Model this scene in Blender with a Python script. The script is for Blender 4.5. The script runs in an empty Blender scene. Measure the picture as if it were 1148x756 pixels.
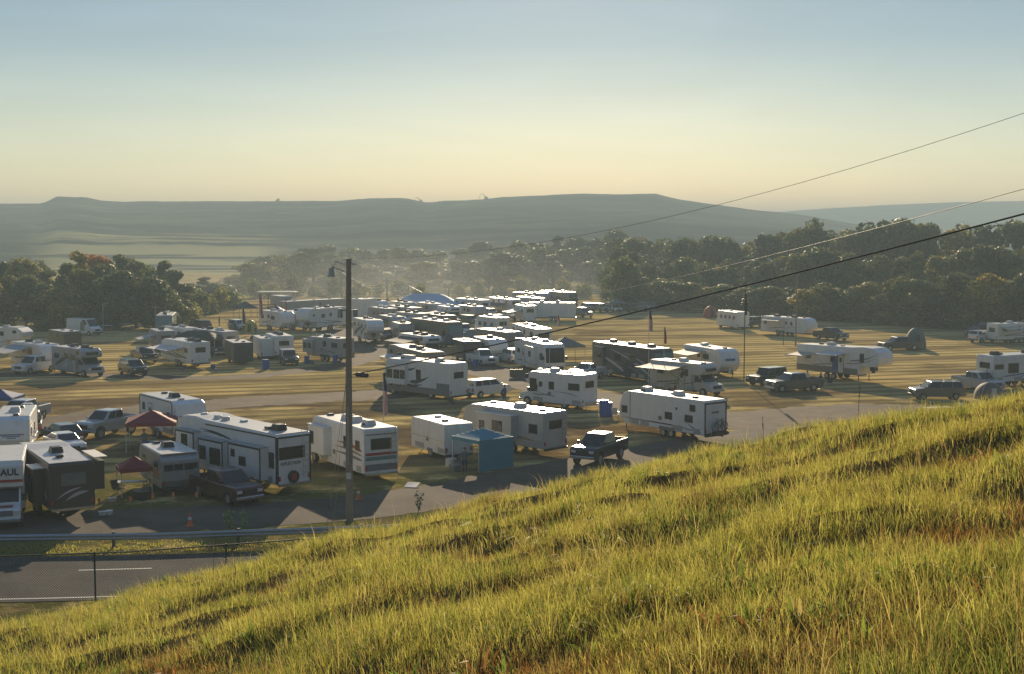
import bpy, math, random
import numpy as np
from mathutils import Vector, Matrix
R = math.radians
sc = bpy.context.scene
col = sc.collection
rng = random.Random(7)
nrng = np.random.default_rng(11)
F, CX, CY, CH, HZ = 1500.0, 574.0, 378.0, 16.0, 261.0
YS = F/900
PITCH = math.atan((CY - HZ) / F)
cp, sp = math.cos(PITCH), math.sin(PITCH)

def at(px, py, z=0.0):
    """point of the horizontal plane z seen at a pixel of the photograph"""
    u, v = (px - CX) / F, (CY - py) / F
    d = (u, cp + v * sp, -sp + v * cp)
    t = (z - CH) / d[2]
    return Vector((d[0] * t, d[1] * t, z))

def atY(px, py, Y):
    """point at forward distance Y seen at a pixel"""
    u, v = (px - CX) / F, (CY - py) / F
    d = (u, cp + v * sp, -sp + v * cp)
    t = Y / d[1]
    return Vector((d[0] * t, Y, CH + d[2] * t))

def proj(p):
    dz = p[2] - CH
    dep = p[1] * cp - dz * sp
    return CX + F * p[0] / dep, CY - F * (p[1] * sp + dz * cp) / dep

# ---------------------------------------------------------------- materials
MATS = {}
def mat(name, c, rough=0.6, metal=0.0, var=0.12, scale=3.0, bump=0.0, coat=0.0, dirt=0.0, spec=0.5, objcol=False):
    if name in MATS: return MATS[name]
    m = bpy.data.materials.new(name); m.use_nodes = True
    nt = m.node_tree; N = nt.nodes; Lk = nt.links
    b = N['Principled BSDF']
    b.inputs['Roughness'].default_value = rough
    b.inputs['Metallic'].default_value = metal
    b.inputs['Specular IOR Level'].default_value = spec
    if coat: b.inputs['Coat Weight'].default_value = coat
    tc = N.new('ShaderNodeTexCoord')
    no = N.new('ShaderNodeTexNoise'); no.inputs['Scale'].default_value = scale; no.inputs['Detail'].default_value = 6
    Lk.new(tc.outputs['Object'], no.inputs['Vector'])
    mx = N.new('ShaderNodeMix'); mx.data_type = 'RGBA'
    k0, k1 = 1 - var, 1 + var
    mx.inputs[6].default_value = (c[0]*k0, c[1]*k0, c[2]*k0, 1)
    mx.inputs[7].default_value = (min(1, c[0]*k1), min(1, c[1]*k1), min(1, c[2]*k1), 1)
    Lk.new(no.outputs['Fac'], mx.inputs[0])
    out = mx.outputs[2]
    if dirt:
        n2 = N.new('ShaderNodeTexNoise'); n2.inputs['Scale'].default_value = 1.3; n2.inputs['Detail'].default_value = 8; n2.inputs['Roughness'].default_value = .7
        mp = N.new('ShaderNodeMapping'); mp.inputs['Scale'].default_value = (1.2, 1.2, .35)
        Lk.new(tc.outputs['Object'], mp.inputs[0]); Lk.new(mp.outputs[0], n2.inputs['Vector'])
        rp = N.new('ShaderNodeValToRGB'); rp.color_ramp.elements[0].position = .48; rp.color_ramp.elements[1].position = .8
        Lk.new(n2.outputs['Fac'], rp.inputs[0])
        ml = N.new('ShaderNodeMath'); ml.operation = 'MULTIPLY'; ml.inputs[1].default_value = dirt
        Lk.new(rp.outputs[0], ml.inputs[0])
        m2 = N.new('ShaderNodeMix'); m2.data_type = 'RGBA'
        m2.inputs[7].default_value = (.17, .135, .09, 1)
        Lk.new(out, m2.inputs[6]); Lk.new(ml.outputs[0], m2.inputs[0]); out = m2.outputs[2]
    if objcol:
        oi = N.new('ShaderNodeObjectInfo')
        m3 = N.new('ShaderNodeMix'); m3.data_type = 'RGBA'; m3.blend_type = 'MULTIPLY'; m3.inputs[0].default_value = 1
        Lk.new(out, m3.inputs[6]); Lk.new(oi.outputs['Color'], m3.inputs[7]); out = m3.outputs[2]
    Lk.new(out, b.inputs['Base Color'])
    if bump:
        bp = N.new('ShaderNodeBump'); bp.inputs['Strength'].default_value = bump; bp.inputs['Distance'].default_value = .02
        Lk.new(no.outputs['Fac'], bp.inputs['Height']); Lk.new(bp.outputs[0], b.inputs['Normal'])
    MATS[name] = m
    return m

WHITE = mat('white_fibreglass', (.68, .68, .66), .38, dirt=.30, var=.05, coat=.2)
CREAM = mat('cream_fibreglass', (.50, .47, .40), .42, dirt=.3, var=.06)
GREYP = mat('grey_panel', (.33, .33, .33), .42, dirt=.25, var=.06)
TAUPE = mat('taupe_panel', (.20, .18, .155), .45, dirt=.3, var=.08)
BROWN = mat('dark_brown_panel', (.075, .06, .05), .4, dirt=.2, var=.1)
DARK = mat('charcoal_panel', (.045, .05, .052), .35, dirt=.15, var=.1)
OLIVE = mat('dark_olive_panel', (.06, .075, .05), .4, dirt=.2, var=.1)
ROOF = mat('roof_membrane', (.60, .58, .54), .34, dirt=.45, var=.08, bump=.05)
ACW = mat('ac_white_plastic', (.55, .55, .52), .4, dirt=.3)
ACB = mat('ac_black_plastic', (.03, .03, .03), .4, dirt=.2)
TRIM = mat('black_trim', (.02, .02, .022), .4)
GLASS = mat('tinted_glass', (.018, .02, .022), .07, var=.2, scale=1.0)
GLASST = mat('teal_windshield_glass', (.10, .17, .18), .08, var=.2)
TYRE = mat('tyre_rubber', (.02, .02, .02), .8)
RIM = mat('wheel_metal', (.45, .45, .45), .35, .7)
CHROME = mat('bright_metal', (.6, .6, .6), .25, .9)
STEEL = mat('galvanised_steel', (.32, .34, .35), .42, .75, var=.2, scale=8, dirt=.25)
NAVY = mat('navy_decal', (.015, .03, .07), .4)
BLUE = mat('blue_decal', (.03, .10, .32), .4)
REDD = mat('red_decal', (.35, .03, .03), .4)
TAN = mat('tan_decal', (.25, .18, .11), .45)
GREYD = mat('grey_decal', (.16, .16, .17), .45)
SILVD = mat('silver_decal', (.42, .42, .42), .35)
ORANGED = mat('orange_decal', (.42, .16, .06), .45)
LAMPR = mat('red_lamp_lens', (.40, .02, .02), .2)
LAMPW = mat('clear_lamp_lens', (.6, .6, .58), .12)
BLUEPL = mat('blue_plastic', (.02, .07, .33), .4)
AWN_T = mat('tan_awning_fabric', (.45, .40, .32), .75, var=.15)
AWN_G = mat('grey_awning_fabric', (.34, .35, .35), .75, var=.15)
AWN_D = mat('dark_awning_fabric', (.05, .055, .055), .75, var=.15)
AWN_W = mat('white_awning_fabric', (.6, .58, .54), .7, var=.1)
PAINT = {}
def paint(n):
    d = {'white': (.62, .62, .61), 'silver': (.42, .43, .43), 'grey': (.14, .15, .16), 'black': (.012, .012, .014),
         'darkgreen': (.02, .04, .025), 'maroon': (.07, .02, .018), 'navy': (.02, .03, .06), 'tan': (.20, .17, .13),
         'blue': (.03, .08, .22), 'red': (.3, .02, .02), 'darkgrey': (.05, .055, .06), 'greygreen': (.10, .115, .10)}[n]
    if n not in PAINT: PAINT[n] = mat(n + '_car_paint', d, .28, .15 if n != 'white' else 0, var=.04, coat=.6, dirt=.15)
    return PAINT[n]

# ---------------------------------------------------------------- mesh builder
class MB:
    def __init__(s): s.v = []; s.f = []; s.m = []
    def add(s, vs, fs, mi=0):
        o = len(s.v); s.v += [tuple(p) for p in vs]; s.f += [tuple(i + o for i in f) for f in fs]; s.m += [mi] * len(fs)
    def box(s, x0, x1, y0, y1, z0, z1, mi=0):
        s.add([(x0,y0,z0),(x1,y0,z0),(x1,y1,z0),(x0,y1,z0),(x0,y0,z1),(x1,y0,z1),(x1,y1,z1),(x0,y1,z1)],
              [(0,3,2,1),(4,5,6,7),(0,1,5,4),(1,2,6,5),(2,3,7,6),(3,0,4,7)], mi); return s
    def loft(s, b, t, mi=0):  # bottom loop, top loop
        n = len(b)
        s.add(list(b) + list(t), [tuple(range(n))[::-1], tuple(range(n, 2*n))] + [(i, (i+1) % n, (i+1) % n + n, i + n) for i in range(n)], mi); return s
    def prism(s, poly, y0, y1, mi=0):  # xz polygon (counter-clockwise seen from -y) extruded along y
        a = [(x, y0, z) for x, z in poly]; b = [(x, y1, z) for x, z in poly]
        n = len(poly)
        s.add(a + b, [tuple(range(n)), tuple(range(n, 2*n))[::-1]] + [((i+1) % n, i, i + n, (i+1) % n + n) for i in range(n)], mi); return s
    def cyl(s, c, ax, r, w, n=14, mi=0, r2=None):
        c = Vector(c); ax = Vector(ax).normalized(); r2 = r if r2 is None else r2
        u = ax.orthogonal().normalized(); v = ax.cross(u)
        A = [c - ax*w/2 + (u*math.cos(2*math.pi*i/n) + v*math.sin(2*math.pi*i/n))*r for i in range(n)]
        B = [c + ax*w/2 + (u*math.cos(2*math.pi*i/n) + v*math.sin(2*math.pi*i/n))*r2 for i in range(n)]
        return s.loft(A, B, mi)
    def tube(s, pts, r, n=6, mi=0):
        pts = [Vector(p) for p in pts]
        rings = []
        for i, p in enumerate(pts):
            t = (pts[min(i+1, len(pts)-1)] - pts[max(i-1, 0)]).normalized()
            u = t.cross(Vector((0, 0, 1)))
            u = u.normalized() if u.length > 1e-3 else Vector((1, 0, 0))
            v = t.cross(u); rr = r[i] if isinstance(r, (list, tuple)) else r
            rings.append([p + (u*math.cos(2*math.pi*k/n) + v*math.sin(2*math.pi*k/n))*rr for k in range(n)])
        vs = [q for g in rings for q in g]; fs = []
        for i in range(len(pts)-1):
            for k in range(n):
                fs.append((i*n+k, i*n+(k+1) % n, (i+1)*n+(k+1) % n, (i+1)*n+k))
        fs += [tuple(range(n))[::-1], tuple((len(pts)-1)*n + k for k in range(n))]
        s.add(vs, fs, mi); return s
    def patch(s, q, u0, u1, v0, v1, off=.006, th=.012, mi=0):
        """thin plate lying on the quad q (4 corners, ccw from outside), in bilinear coordinates"""
        q = [Vector(p) for p in q]
        def P(u, v): return (q[0]*(1-u) + q[1]*u)*(1-v) + (q[3]*(1-u) + q[2]*u)*v
        n = (q[1]-q[0]).cross(q[3]-q[0]).normalized()
        c = [P(u0, v0), P(u1, v0), P(u1, v1), P(u0, v1)]
        s.loft([p + n*(off-th) for p in c], [p + n*off for p in c], mi); return s
    def build(s, name, m, parent=None, bevel=0.0, smooth=False, seg=2):
        me = bpy.data.meshes.new(name); me.from_pydata(s.v, [], s.f)
        for mm in (m if isinstance(m, (list, tuple)) else [m]): me.materials.append(mm)
        me.polygons.foreach_set('material_index', s.m)
        if smooth: me.polygons.foreach_set('use_smooth', [True]*len(s.f))
        me.update()
        o = bpy.data.objects.new(name, me); col.objects.link(o)
        if parent: o.parent = parent
        if bevel:
            b = o.modifiers.new('bevel', 'BEVEL'); b.width = bevel; b.segments = seg; b.limit_method = 'ANGLE'; b.angle_limit = R(40)
            b.harden_normals = False
        return o

def tag(o, label=None, cat=None, group=None, kind=None):
    if label: o['label'] = label
    if cat: o['category'] = cat
    if group: o['group'] = group
    if kind: o['kind'] = kind
    return o
def empty(name, loc=(0, 0, 0), rz=0, label=None, cat=None, group=None):
    o = bpy.data.objects.new(name, None); col.objects.link(o); o.location = loc; o.rotation_euler.z = rz
    o.empty_display_size = .5
    return tag(o, label, cat, group)
def children(o): return [c for c in bpy.data.objects if c.parent == o]
def copy_tree(o, kids=None, parent=None):
    c = o.copy(); col.objects.link(c); c.parent = parent
    for ch in list(o.children): copy_tree(ch, None, c)
    return c

def place(P1, x2, L, W, near, dim=1):
    """near ground corner P1 (pixel), far end of the visible long side at pixel column x2 -> centre, heading, visible side"""
    p = at(*P1)
    best = None
    for i in range(0, 361):
        th = R(i * .5)
        q = p + Vector((math.cos(th), math.sin(th), 0)) * L
        e = abs(proj(q)[0] - x2)
        if best is None or e < best[0]: best = (e, th)
    th = best[1]
    return place_h(P1, th, L, W, near)
def place_h(P1, th, L, W, near):
    p = at(*P1); d = Vector((math.cos(th), math.sin(th), 0))
    n = Vector((-d.y, d.x, 0))
    if n.dot(p) < 0: n = -n
    c = p + d*L/2 + n*W/2
    fwd = -d if near == 'F' else d
    left = Vector((-fwd.y, fwd.x, 0))
    vis = -1 if left.dot(n) > 0 else 1
    return c, math.atan2(fwd.y, fwd.x), vis
# ---------------------------------------------------------------- vehicles
def text(s, size, m, parent, loc, rot, name='lettering', bold=.012):
    cu = bpy.data.curves.new(name, 'FONT'); cu.body = s; cu.size = size; cu.extrude = .004; cu.offset = bold * size
    cu.align_x = 'CENTER'; cu.align_y = 'CENTER'; cu.materials.append(m); cu.resolution_u = 3
    c = bpy.data.objects.new(name, cu); col.objects.link(c)
    me = bpy.data.meshes.new_from_object(c.evaluated_get(bpy.context.evaluated_depsgraph_get())); bpy.data.objects.remove(c); me.name = name
    o = bpy.data.objects.new(name, me); col.objects.link(o); o.parent = parent; o.location = loc; o.rotation_euler = rot
    return o
def side_rot(s): return (R(90), 0, 0) if s < 0 else (R(90), 0, R(180))     # text on the right (-y) or left (+y) flank
def end_rot(front): return (R(90), 0, R(90)) if front else (R(90), 0, R(-90))

def wheels(t, xs, W, r=.38, w=.24, lod=0, rimm=None):
    for x in xs:
        for s in (-1, 1):
            y = s * (W/2 - w/2 - .02)
            o = MB().cyl((0, 0, 0), (0, 1, 0), r, w, 16 if lod == 0 else 10).build('wheel', TYRE, t, bevel=.03 if lod == 0 else 0)
            o.location = (x, y, r)
            if lod < 2:
                MB().cyl((0, s*(w/2-.01), 0), (0, 1, 0), r*.58, .05, 12).build('rim', rimm or RIM, o)

def swoosh(mb, s, W, p0, p1, bow, w, n=10):
    """tapered curved decal on flank s between (x,z) points"""
    x0, z0 = p0; x1, z1 = p1
    L = math.hypot(x1-x0, z1-z0); nx, nz = -(z1-z0)/L, (x1-x0)/L
    top, bot = [], []
    for i in range(n+1):
        t = i/n; k = math.sin(math.pi*t)
        cx, cz = x0 + (x1-x0)*t + nx*bow*k, z0 + (z1-z0)*t + nz*bow*k
        hw = w*.5*(math.sin(math.pi*min(1, t**.55))**.8 if 0 < t < 1 else 0) + .004
        top.append((cx+nx*hw, cz+nz*hw)); bot.append((cx-nx*hw, cz-nz*hw))
    for i in range(n):
        q = [bot[i], bot[i+1], top[i+1], top[i]]
        ya, yb = s*(W/2-.01), s*(W/2+.005)
        mb.loft([(x, ya, z) for x, z in q], [(x, yb, z) for x, z in q])

def win_side(par, x, z, w, h, s, Y, name='window', glass=None, frame=True):
    """window on a flank at distance Y from the axis"""
    y0, y1 = sorted((s*(Y-.02), s*(Y+.022)))
    o = MB().box(x-w/2, x+w/2, y0, y1, z-h/2, z+h/2).build(name, glass or GLASS, par, bevel=.03, seg=1)
    if frame:
        f = MB(); b = .04
        a0, a1 = sorted((s*(Y-.01), s*(Y+.012)))
        f.box(x-w/2-b, x+w/2+b, a0, a1, z-h/2-b, z+h/2+b)
        f.build('frame', TRIM, o)
    return o
def win_end(par, y, z, w, h, X, front, name='window', glass=None):
    sg = 1 if front else -1
    x0, x1 = sorted((X-.03*sg, X+.022*sg))
    return MB().box(x0, x1, y-w/2, y+w/2, z-h/2, z+h/2).build(name, glass or GLASS, par, bevel=.03, seg=1)

def profile(kind, L, H, zb):
    a, b = -L/2, L/2
    if kind == 'fifth':
        return [(a, zb), (b-2.7, zb), (b-2.5, 1.7), (b-.5, 1.75), (b-.06, 2.15), (b, 2.7), (b-.22, H-.45), (b-.8, H-.08), (b-2.4, H), (b-3.6, H-.12), (a+.1, H-.22), (a, H-.32)]
    if kind == 'classA':
        return [(a, zb), (b-.08, zb), (b, 1.2), (b-.12, 2.3), (b-.35, H-.18), (b-.7, H), (a+.12, H), (a, H-.1)]
    if kind == 'classC':
        return [(a, zb), (b-2.35, zb), (b-2.3, 2.02), (b-1.0, 2.1), (b-.82, 2.45), (b-1.0, H-.25), (b-1.5, H), (a+.1, H), (a, H-.1)]
    if kind == 'truck':
        return [(a, zb), (b-2.2, zb), (b-2.2, 2.15), (b-1.25, 2.15), (b-1.2, H-.25), (b-1.4, H), (a+.05, H), (a, H-.05)]
    if kind == 'cargo':
        return [(a, zb), (b-.05, zb), (b, zb+.3), (b, H-.25), (b-.2, H), (a+.04, H), (a, H-.04)]
    if kind == 'old':
        return [(a+.25, zb), (b-.5, zb), (b-.12, zb+.75), (b, zb+.95), (b-.18, H-.25), (b-.5, H), (a+.35, H), (a, H-.4), (a, zb+.45)]
    # trailer
    return [(a, zb), (b-.75, zb), (b-.12, zb+.55), (b, 1.5), (b-.1, 2.15), (b-.45, H-.22), (b-1.05, H), (a+.08, H), (a, H-.1)]

RVN = {'fifth': 'fifth_wheel_trailer', 'classA': 'motorhome', 'classC': 'cabover_motorhome', 'truck': 'box_truck', 'cargo': 'cargo_trailer',
       'old': 'vintage_trailer', 'trailer': 'travel_trailer'}
RVC = {'fifth': 'camping trailer', 'classA': 'motorhome', 'classC': 'motorhome', 'truck': 'truck', 'cargo': 'trailer', 'old': 'camping trailer', 'trailer': 'camping trailer'}
RVG = {'fifth': 'camping trailers parked on the field', 'classA': 'motorhomes parked on the field', 'classC': 'motorhomes parked on the field',
       'truck': None, 'cargo': None, 'old': 'camping trailers parked on the field', 'trailer': 'camping trailers parked on the field'}

def rv(kind, P1, x2, L, H, near, label, W=2.45, body=None, low=None, heading=None, slides=(), wins=None, door=None, sw=None, acc=None,
       ac=(.35, .65), acm=None, awn=(), ladder=None, endwin=True, lod=0, vents=(.2, .5, .8), trim=False, capglass=None, roof=None, name=None, cat=None, zb=None):
    c, h, v = place_h(P1, R(heading), L, W, near) if heading is not None else place(P1, x2, L, W, near)
    t = empty(name or RVN[kind], c, h, label, cat or RVC[kind], RVG[kind])
    body = body or WHITE; acc = acc or GREYD
    zb = zb or {'fifth': .75, 'classA': .42, 'classC': .45, 'truck': .75, 'cargo': .45, 'old': .45, 'trailer': .62}[kind]
    prof = profile(kind, L, H, zb)
    ob = MB().prism(prof, -W/2, W/2).build('body', body, t, bevel=.06)
    X = lambda u: -L/2 + u*L
    # roof membrane (follows the flat top)
    if kind == 'fifth':
        pr = [(-L/2+.12, H-.213), (L/2-3.6, H-.113), (L/2-2.4, H+.007), (L/2-.95, H-.06), (L/2-.95, H-.03), (L/2-2.4, H+.035), (L/2-3.6, H-.085), (-L/2+.12, H-.185)]
        MB().prism(pr, -W/2+.08, W/2-.08).build('roof', roof or ROOF, t)
    else:
        fx = {'classA': .75, 'classC': 1.6, 'truck': 1.45, 'cargo': .25, 'old': .6, 'trailer': 1.15}[kind]
        MB().box(-L/2+.14, L/2-fx, -W/2+.08, W/2-.08, H-.02, H+.022).build('roof', roof or ROOF, t)
    zr = H + .02 if kind != 'fifth' else H - .13
    for i, u in enumerate(ac):
        m = acm or (ACW if (i + len(label)) % 3 else ACB)
        a = MB().loft([(X(u)-.5, -.36, zr-.03), (X(u)+.45, -.36, zr-.03), (X(u)+.45, .36, zr-.03), (X(u)-.5, .36, zr-.03)],
                      [(X(u)-.42, -.3, zr+.34), (X(u)+.25, -.3, zr+.34), (X(u)+.25, .3, zr+.34), (X(u)-.42, .3, zr+.34)])
        a.build('air_conditioner', m, t, bevel=.05)
    if lod < 2:
        for i, u in enumerate(vents):
            MB().box(X(u)-.2, X(u)+.2, .25*(-1)**i-.2, .25*(-1)**i+.2, zr-.01, zr+.13).build('roof_vent', ACW if i % 2 else ACB, t, bevel=.03, seg=1)
    # lower band
    if low:
        x1 = {'fifth': L/2-2.8, 'classC': L/2-2.5, 'truck': L/2-2.3}.get(kind, L/2-.8 if kind != 'classA' else L/2-.25)
        for s in (-1, 1):
            y0, y1 = sorted((s*(W/2-.02), s*(W/2+.004)))
            MB().box(-L/2+.02, x1, y0, y1, zb+.02, zb+.62).build('lower_panel', low, t)
    if trim:
        for s in (-1, 1):
            for xx in ((-L/2+.03, L/2-1.0) if kind == 'trailer' else (-L/2+.03,)):
                y0, y1 = sorted((s*(W/2-.03), s*(W/2+.007)))
                MB().box(xx-.03, xx+.12, y0, y1, zb+.02, H-.1 if kind != 'fifth' else H-.35).build('corner_trim', TRIM, t)
            y0, y1 = sorted((s*(W/2-.03), s*(W/2+.008)))
            MB().box(-L/2+.1, L/2-1.1 if kind == 'trailer' else L/2-3.7, y0, y1, H-.12 if kind != 'fifth' else H-.4, H-.04 if kind != 'fifth' else H-.31).build('roof_trim', TRIM, t)
        yb = W/2-.02
        f = MB()
        for (a0, a1, b0, b1) in ((-yb, -yb+.1, zb, H-.35), (yb-.1, yb, zb, H-.35), (-yb+.102, yb-.102, H-.46, H-.35)): f.box(-L/2-.006, -L/2+.03, a0, a1, b0, b1)
        f.build('rear_trim', TRIM, t)
    # slides (on the visible flank)
    for sl in slides:
        u0, u1, z0, z1, dp = sl[:5]; lst = sl[5] if len(sl) > 5 else ()
        xa, xb = X(u0), X(u1)
        y0, y1 = sorted((v*(W/2-.05), v*(W/2+dp)))
        so = MB().box(xa, xb, y0, y1, z0, z1).build('slide_out', body, t, bevel=.02, seg=1)
        y0, y1 = sorted((v*(W/2-.02), v*(W/2+dp+.05)))
        MB().box(xa-.05, xb+.05, y0, y1, z1+.003, z1+.06).build('slide_roof', ROOF if not trim else AWN_G, so)
        fr = MB(); yo0, yo1 = sorted((v*(W/2+dp-.04), v*(W/2+dp+.01)))
        for (p, q, r_, s_) in ((xa-.02, xa+.06, z0, z1), (xb-.06, xb+.02, z0, z1), (xa+.062, xb-.062, z0-.02, z0+.05), (xa+.062, xb-.062, z1-.12, z1)): fr.box(p, q, yo0, yo1, r_, s_)
        if trim: fr.build('slide_trim', TRIM, so)
        if not lst: lst = ((.5, .55, min(1.4, (u1-u0)*L*.55), .7),)
        for (a, b_, w_, h_) in lst:
            win_side(so, xa + (xb-xa)*a, z0 + (z1-z0)*b_, w_, h_, v, W/2+dp, frame=lod == 0)
    def blocked(x, w, s):
        if s != v: return False
        return any(x+w/2 > X(sl[0])-.1 and x-w/2 < X(sl[1])+.1 for sl in slides)
    ztop = {'fifth': 2.55}.get(kind, min(H-.75, 2.1))
    auto = wins is None
    if auto:
        wins = [(.15, ztop, 1.0, .55), (.42, ztop+.1, .6, .6), (.62, ztop, 1.1, .6)]
        if kind in ('fifth', 'classC'): wins.append((.86 if kind == 'fifth' else .76, 2.65 if kind == 'classC' else 2.8, .6, .4))
        if kind == 'classA': wins.append((.88, 2.0, 1.0, .8))
        if kind in ('cargo', 'truck'): wins = []
    for s in (-1, 1):
        if lod > 1 and s != v: continue
        for (u, z, w, hh) in wins:
            x = X(u)
            if blocked(x, w, s): continue
            win_side(t, x, z, w, hh, s, W/2, frame=lod == 0)
    if door is None: door = .55 if kind not in ('truck',) else None
    if door is not None and lod < 2:
        s = -1
        x = X(door) if not blocked(X(door), .7, s) else X(.3)
        y0, y1 = sorted((s*(W/2-.03), s*(W/2+.015)))
        d = MB().box(x-.36, x+.36, y0, y1, zb+.08, zb+2.0).build('door', body, t, bevel=.02, seg=1)
        f = MB(); y0, y1 = sorted((s*(W/2-.02), s*(W/2+.018)))
        for (a0, a1, b0, b1) in ((-.4, -.362, .05, 2.04), (.362, .4, .05, 2.04), (-.36, .36, 2.003, 2.04)): f.box(x+a0, x+a1, y0, y1, zb+b0, zb+b1)
        f.build('door_frame', TRIM, d)
        win_side(d, x, zb+1.45, .34, .5, s, W/2+.01, 'pane', frame=False)
        MB().box(x-.3, x-.24, *sorted((s*(W/2+.01), s*(W/2+.05))), zb+.95, zb+1.1).build('handle', CHROME, d)
    if lod == 0 and kind != 'truck':
        hr_ = random.Random(len(label)*7)
        for s in (-1, 1):
            for u in (.08, .3, .68, .8):
                if kind == 'classC' and u > .7 or kind == 'fifth' and u > .7: continue
                w_ = hr_.uniform(.35, .6); y0, y1 = sorted((s*(W/2-.02), s*(W/2+.009)))
                if any(abs(X(u) - q_) < .9 for q_ in (-L*.08,)): continue
                MB().box(X(u)-w_, X(u)+w_, y0, y1, zb+.08, zb+.46).build('service_hatch', low or GREYP, t, bevel=.01, seg=1)
            MB().box(X(.5)-.2, X(.5)+.2, *sorted((s*(W/2-.02), s*(W/2+.012))), zb+.7, zb+1.0).build('vent_cover', GREYD, t)
    # decals
    if sw is None and kind not in ('truck', 'cargo'):
        sw = [(.1, zb+.55, .6, zb+1.15, -.12, .14), (.3, zb+.5, .85, zb+1.05, -.15, .09)]
    for s in (-1, 1):
        for q in (sw or ()):
            u0, z0, u1, z1, bow, w = q[:6]; m = q[6] if len(q) > 6 else acc
            off = 0
            mb = MB(); swoosh(mb, s, W + off, (X(u0), z0), (X(u1), z1), bow, w)
            mb.build('stripe', m, t)
        if lod > 1: break
    # ends
    if kind == 'classA':
        q0, q1 = 1.25, H-.25
        wsh = MB()
        def fx(z): return float(np.interp(z, [1.2, 2.3, H-.18], [L/2, L/2-.12, L/2-.35]))
        zs = [1.38, 1.8, 2.3, 2.65, H-.42]
        wsh.prism([(fx(z)-.06, z) for z in zs[::-1]] + [(fx(z)+.02, z) for z in zs], -W/2+.14, W/2-.14)
        wsh.build('windshield', capglass or GLASS, t)
        MB().box(L/2-.02, L/2+.05, -W/2+.3, W/2-.3, .6, .95).build('grille', TRIM, t)
        for s in (-1, 1):
            MB().box(L/2-.06, L/2+.03, s*(W/2-.2)-.16, s*(W/2-.2)+.16, .85, 1.1).build('headlight', LAMPW, t, bevel=.02, seg=1)
            MB().box(L/2-.35, L/2-.2, *sorted((s*(W/2+.02), s*(W/2+.3))), 1.7, 2.1).build('mirror', TRIM, t, bevel=.03, seg=1)
    elif kind in ('classC', 'truck'):
        cab = MB()
        cw = 2.0
        pr = [(L/2-2.45, .5), (L/2-.1, .5), (L/2, .62), (L/2-.03, 1.12), (L/2-.95, 1.32), (L/2-1.55, 2.08), (L/2-2.45, 2.08)]
        bcol = body if kind == 'classC' else WHITE
        cb = cab.prism(pr, -cw/2, cw/2).build('cab', bcol, t, bevel=.07)
        wi = MB(); q = [(L/2-.95, -cw/2, 1.32), (L/2-.95, cw/2, 1.32), (L/2-1.55, cw/2, 2.08), (L/2-1.55, -cw/2, 2.08)]
        wi.patch(q, .06, .94, .05, .95, .01, .03); wi.build('windshield', GLASS, cb)
        for s in (-1, 1):
            y0, y1 = sorted((s*(cw/2-.02), s*(cw/2+.012)))
            g = MB(); g.prism([(L/2-2.1, 1.35), (L/2-1.15, 1.35), (L/2-1.6, 1.95), (L/2-2.1, 1.95)], y0, y1); g.build('side_window', GLASS, cb)
            MB().box(L/2-.1, L/2+.01, s*.78-.14, s*.78+.14, .82, 1.05).build('headlight', LAMPW, cb)
            MB().box(L/2-1.3, L/2-1.15, *sorted((s*(cw/2+.03), s*(cw/2+.3))), 1.4, 1.75).build('mirror', TRIM, cb)
        MB().box(L/2-.05, L/2+.018, -.6, .6, .78, 1.08).build('grille', TRIM if kind == 'classC' else GREYD, cb)
        MB().box(L/2-.1, L/2+.1, -cw/2, cw/2, .45, .66).build('bumper', CHROME, cb, bevel=.03, seg=1)
        if kind == 'classC' and endwin:
            MB().box(L/2-1.0, L/2-.8, -.75, .75, 2.42, 2.72).build('cabover_window', GLASS, t, bevel=.03, seg=1)
    elif kind == 'trailer' or kind == 'fifth' or kind == 'cargo' or kind == 'old':
        if kind != 'fifth':
            hz = .5
            hm = MB(); hm.tube([(L/2-.8, -.5, hz), (L/2+.7, 0, hz)], .05); hm.tube([(L/2-.8, .5, hz), (L/2+.7, 0, hz)], .05)
            hm.cyl((L/2+.45, 0, hz-.1), (0, 0, 1), .04, .9, 8); hm.build('hitch', TRIM, t)
            if kind != 'cargo':
                for s in (-1, 1):
                    MB().cyl((L/2+.12, s*.17, .8), (0, 0, 1), .14, .45, 10).build('gas_bottle', ACW, t, bevel=.04, seg=1)
            if endwin and kind == 'trailer' and near == 'F' and capglass:
                pass
        else:
            pb = MB(); pb.box(L/2-1.9, L/2-1.3, -.3, .3, 1.2, 1.76); pb.box(L/2-1.8, L/2-1.5, -.12, .12, .95, 1.22); pb.build('pin_box', TRIM, t)
            for s in (-1, 1): MB().tube([(L/2-2.9, s*.9, 0), (L/2-2.9, s*.9, .9)], .05).build('landing_leg', TRIM, t)
    if kind == 'old':
        for k in range(3): win_end(t, (k-1)*.62 + .1, 1.72, .58, .42, -L/2, False)
        win_end(t, -.95, 1.75, .25, .35, -L/2, False); endwin = False
    # rear
    zw = min(H-.9, 2.4)
    if endwin and kind not in ('truck', 'cargo'):
        win_end(t, 0, zw, 1.5 if kind == 'fifth' else 1.3, .62, -L/2, False)
    bm_ = MB().box(-L/2-.14, -L/2+.02, -W/2+.08, W/2-.08, zb-.12, zb+.02); bm_.build('bumper', CHROME if kind in ('fifth', 'classC', 'truck') else TRIM, t)
    for s in (-1, 1):
        MB().box(-L/2-.02, -L/2+.02, s*(W/2-.18)-.07, s*(W/2-.18)+.07, zb+.2, zb+.5).build('tail_light', LAMPR, t)
    if ladder is None: ladder = kind in ('fifth',) and lod < 2
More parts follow.
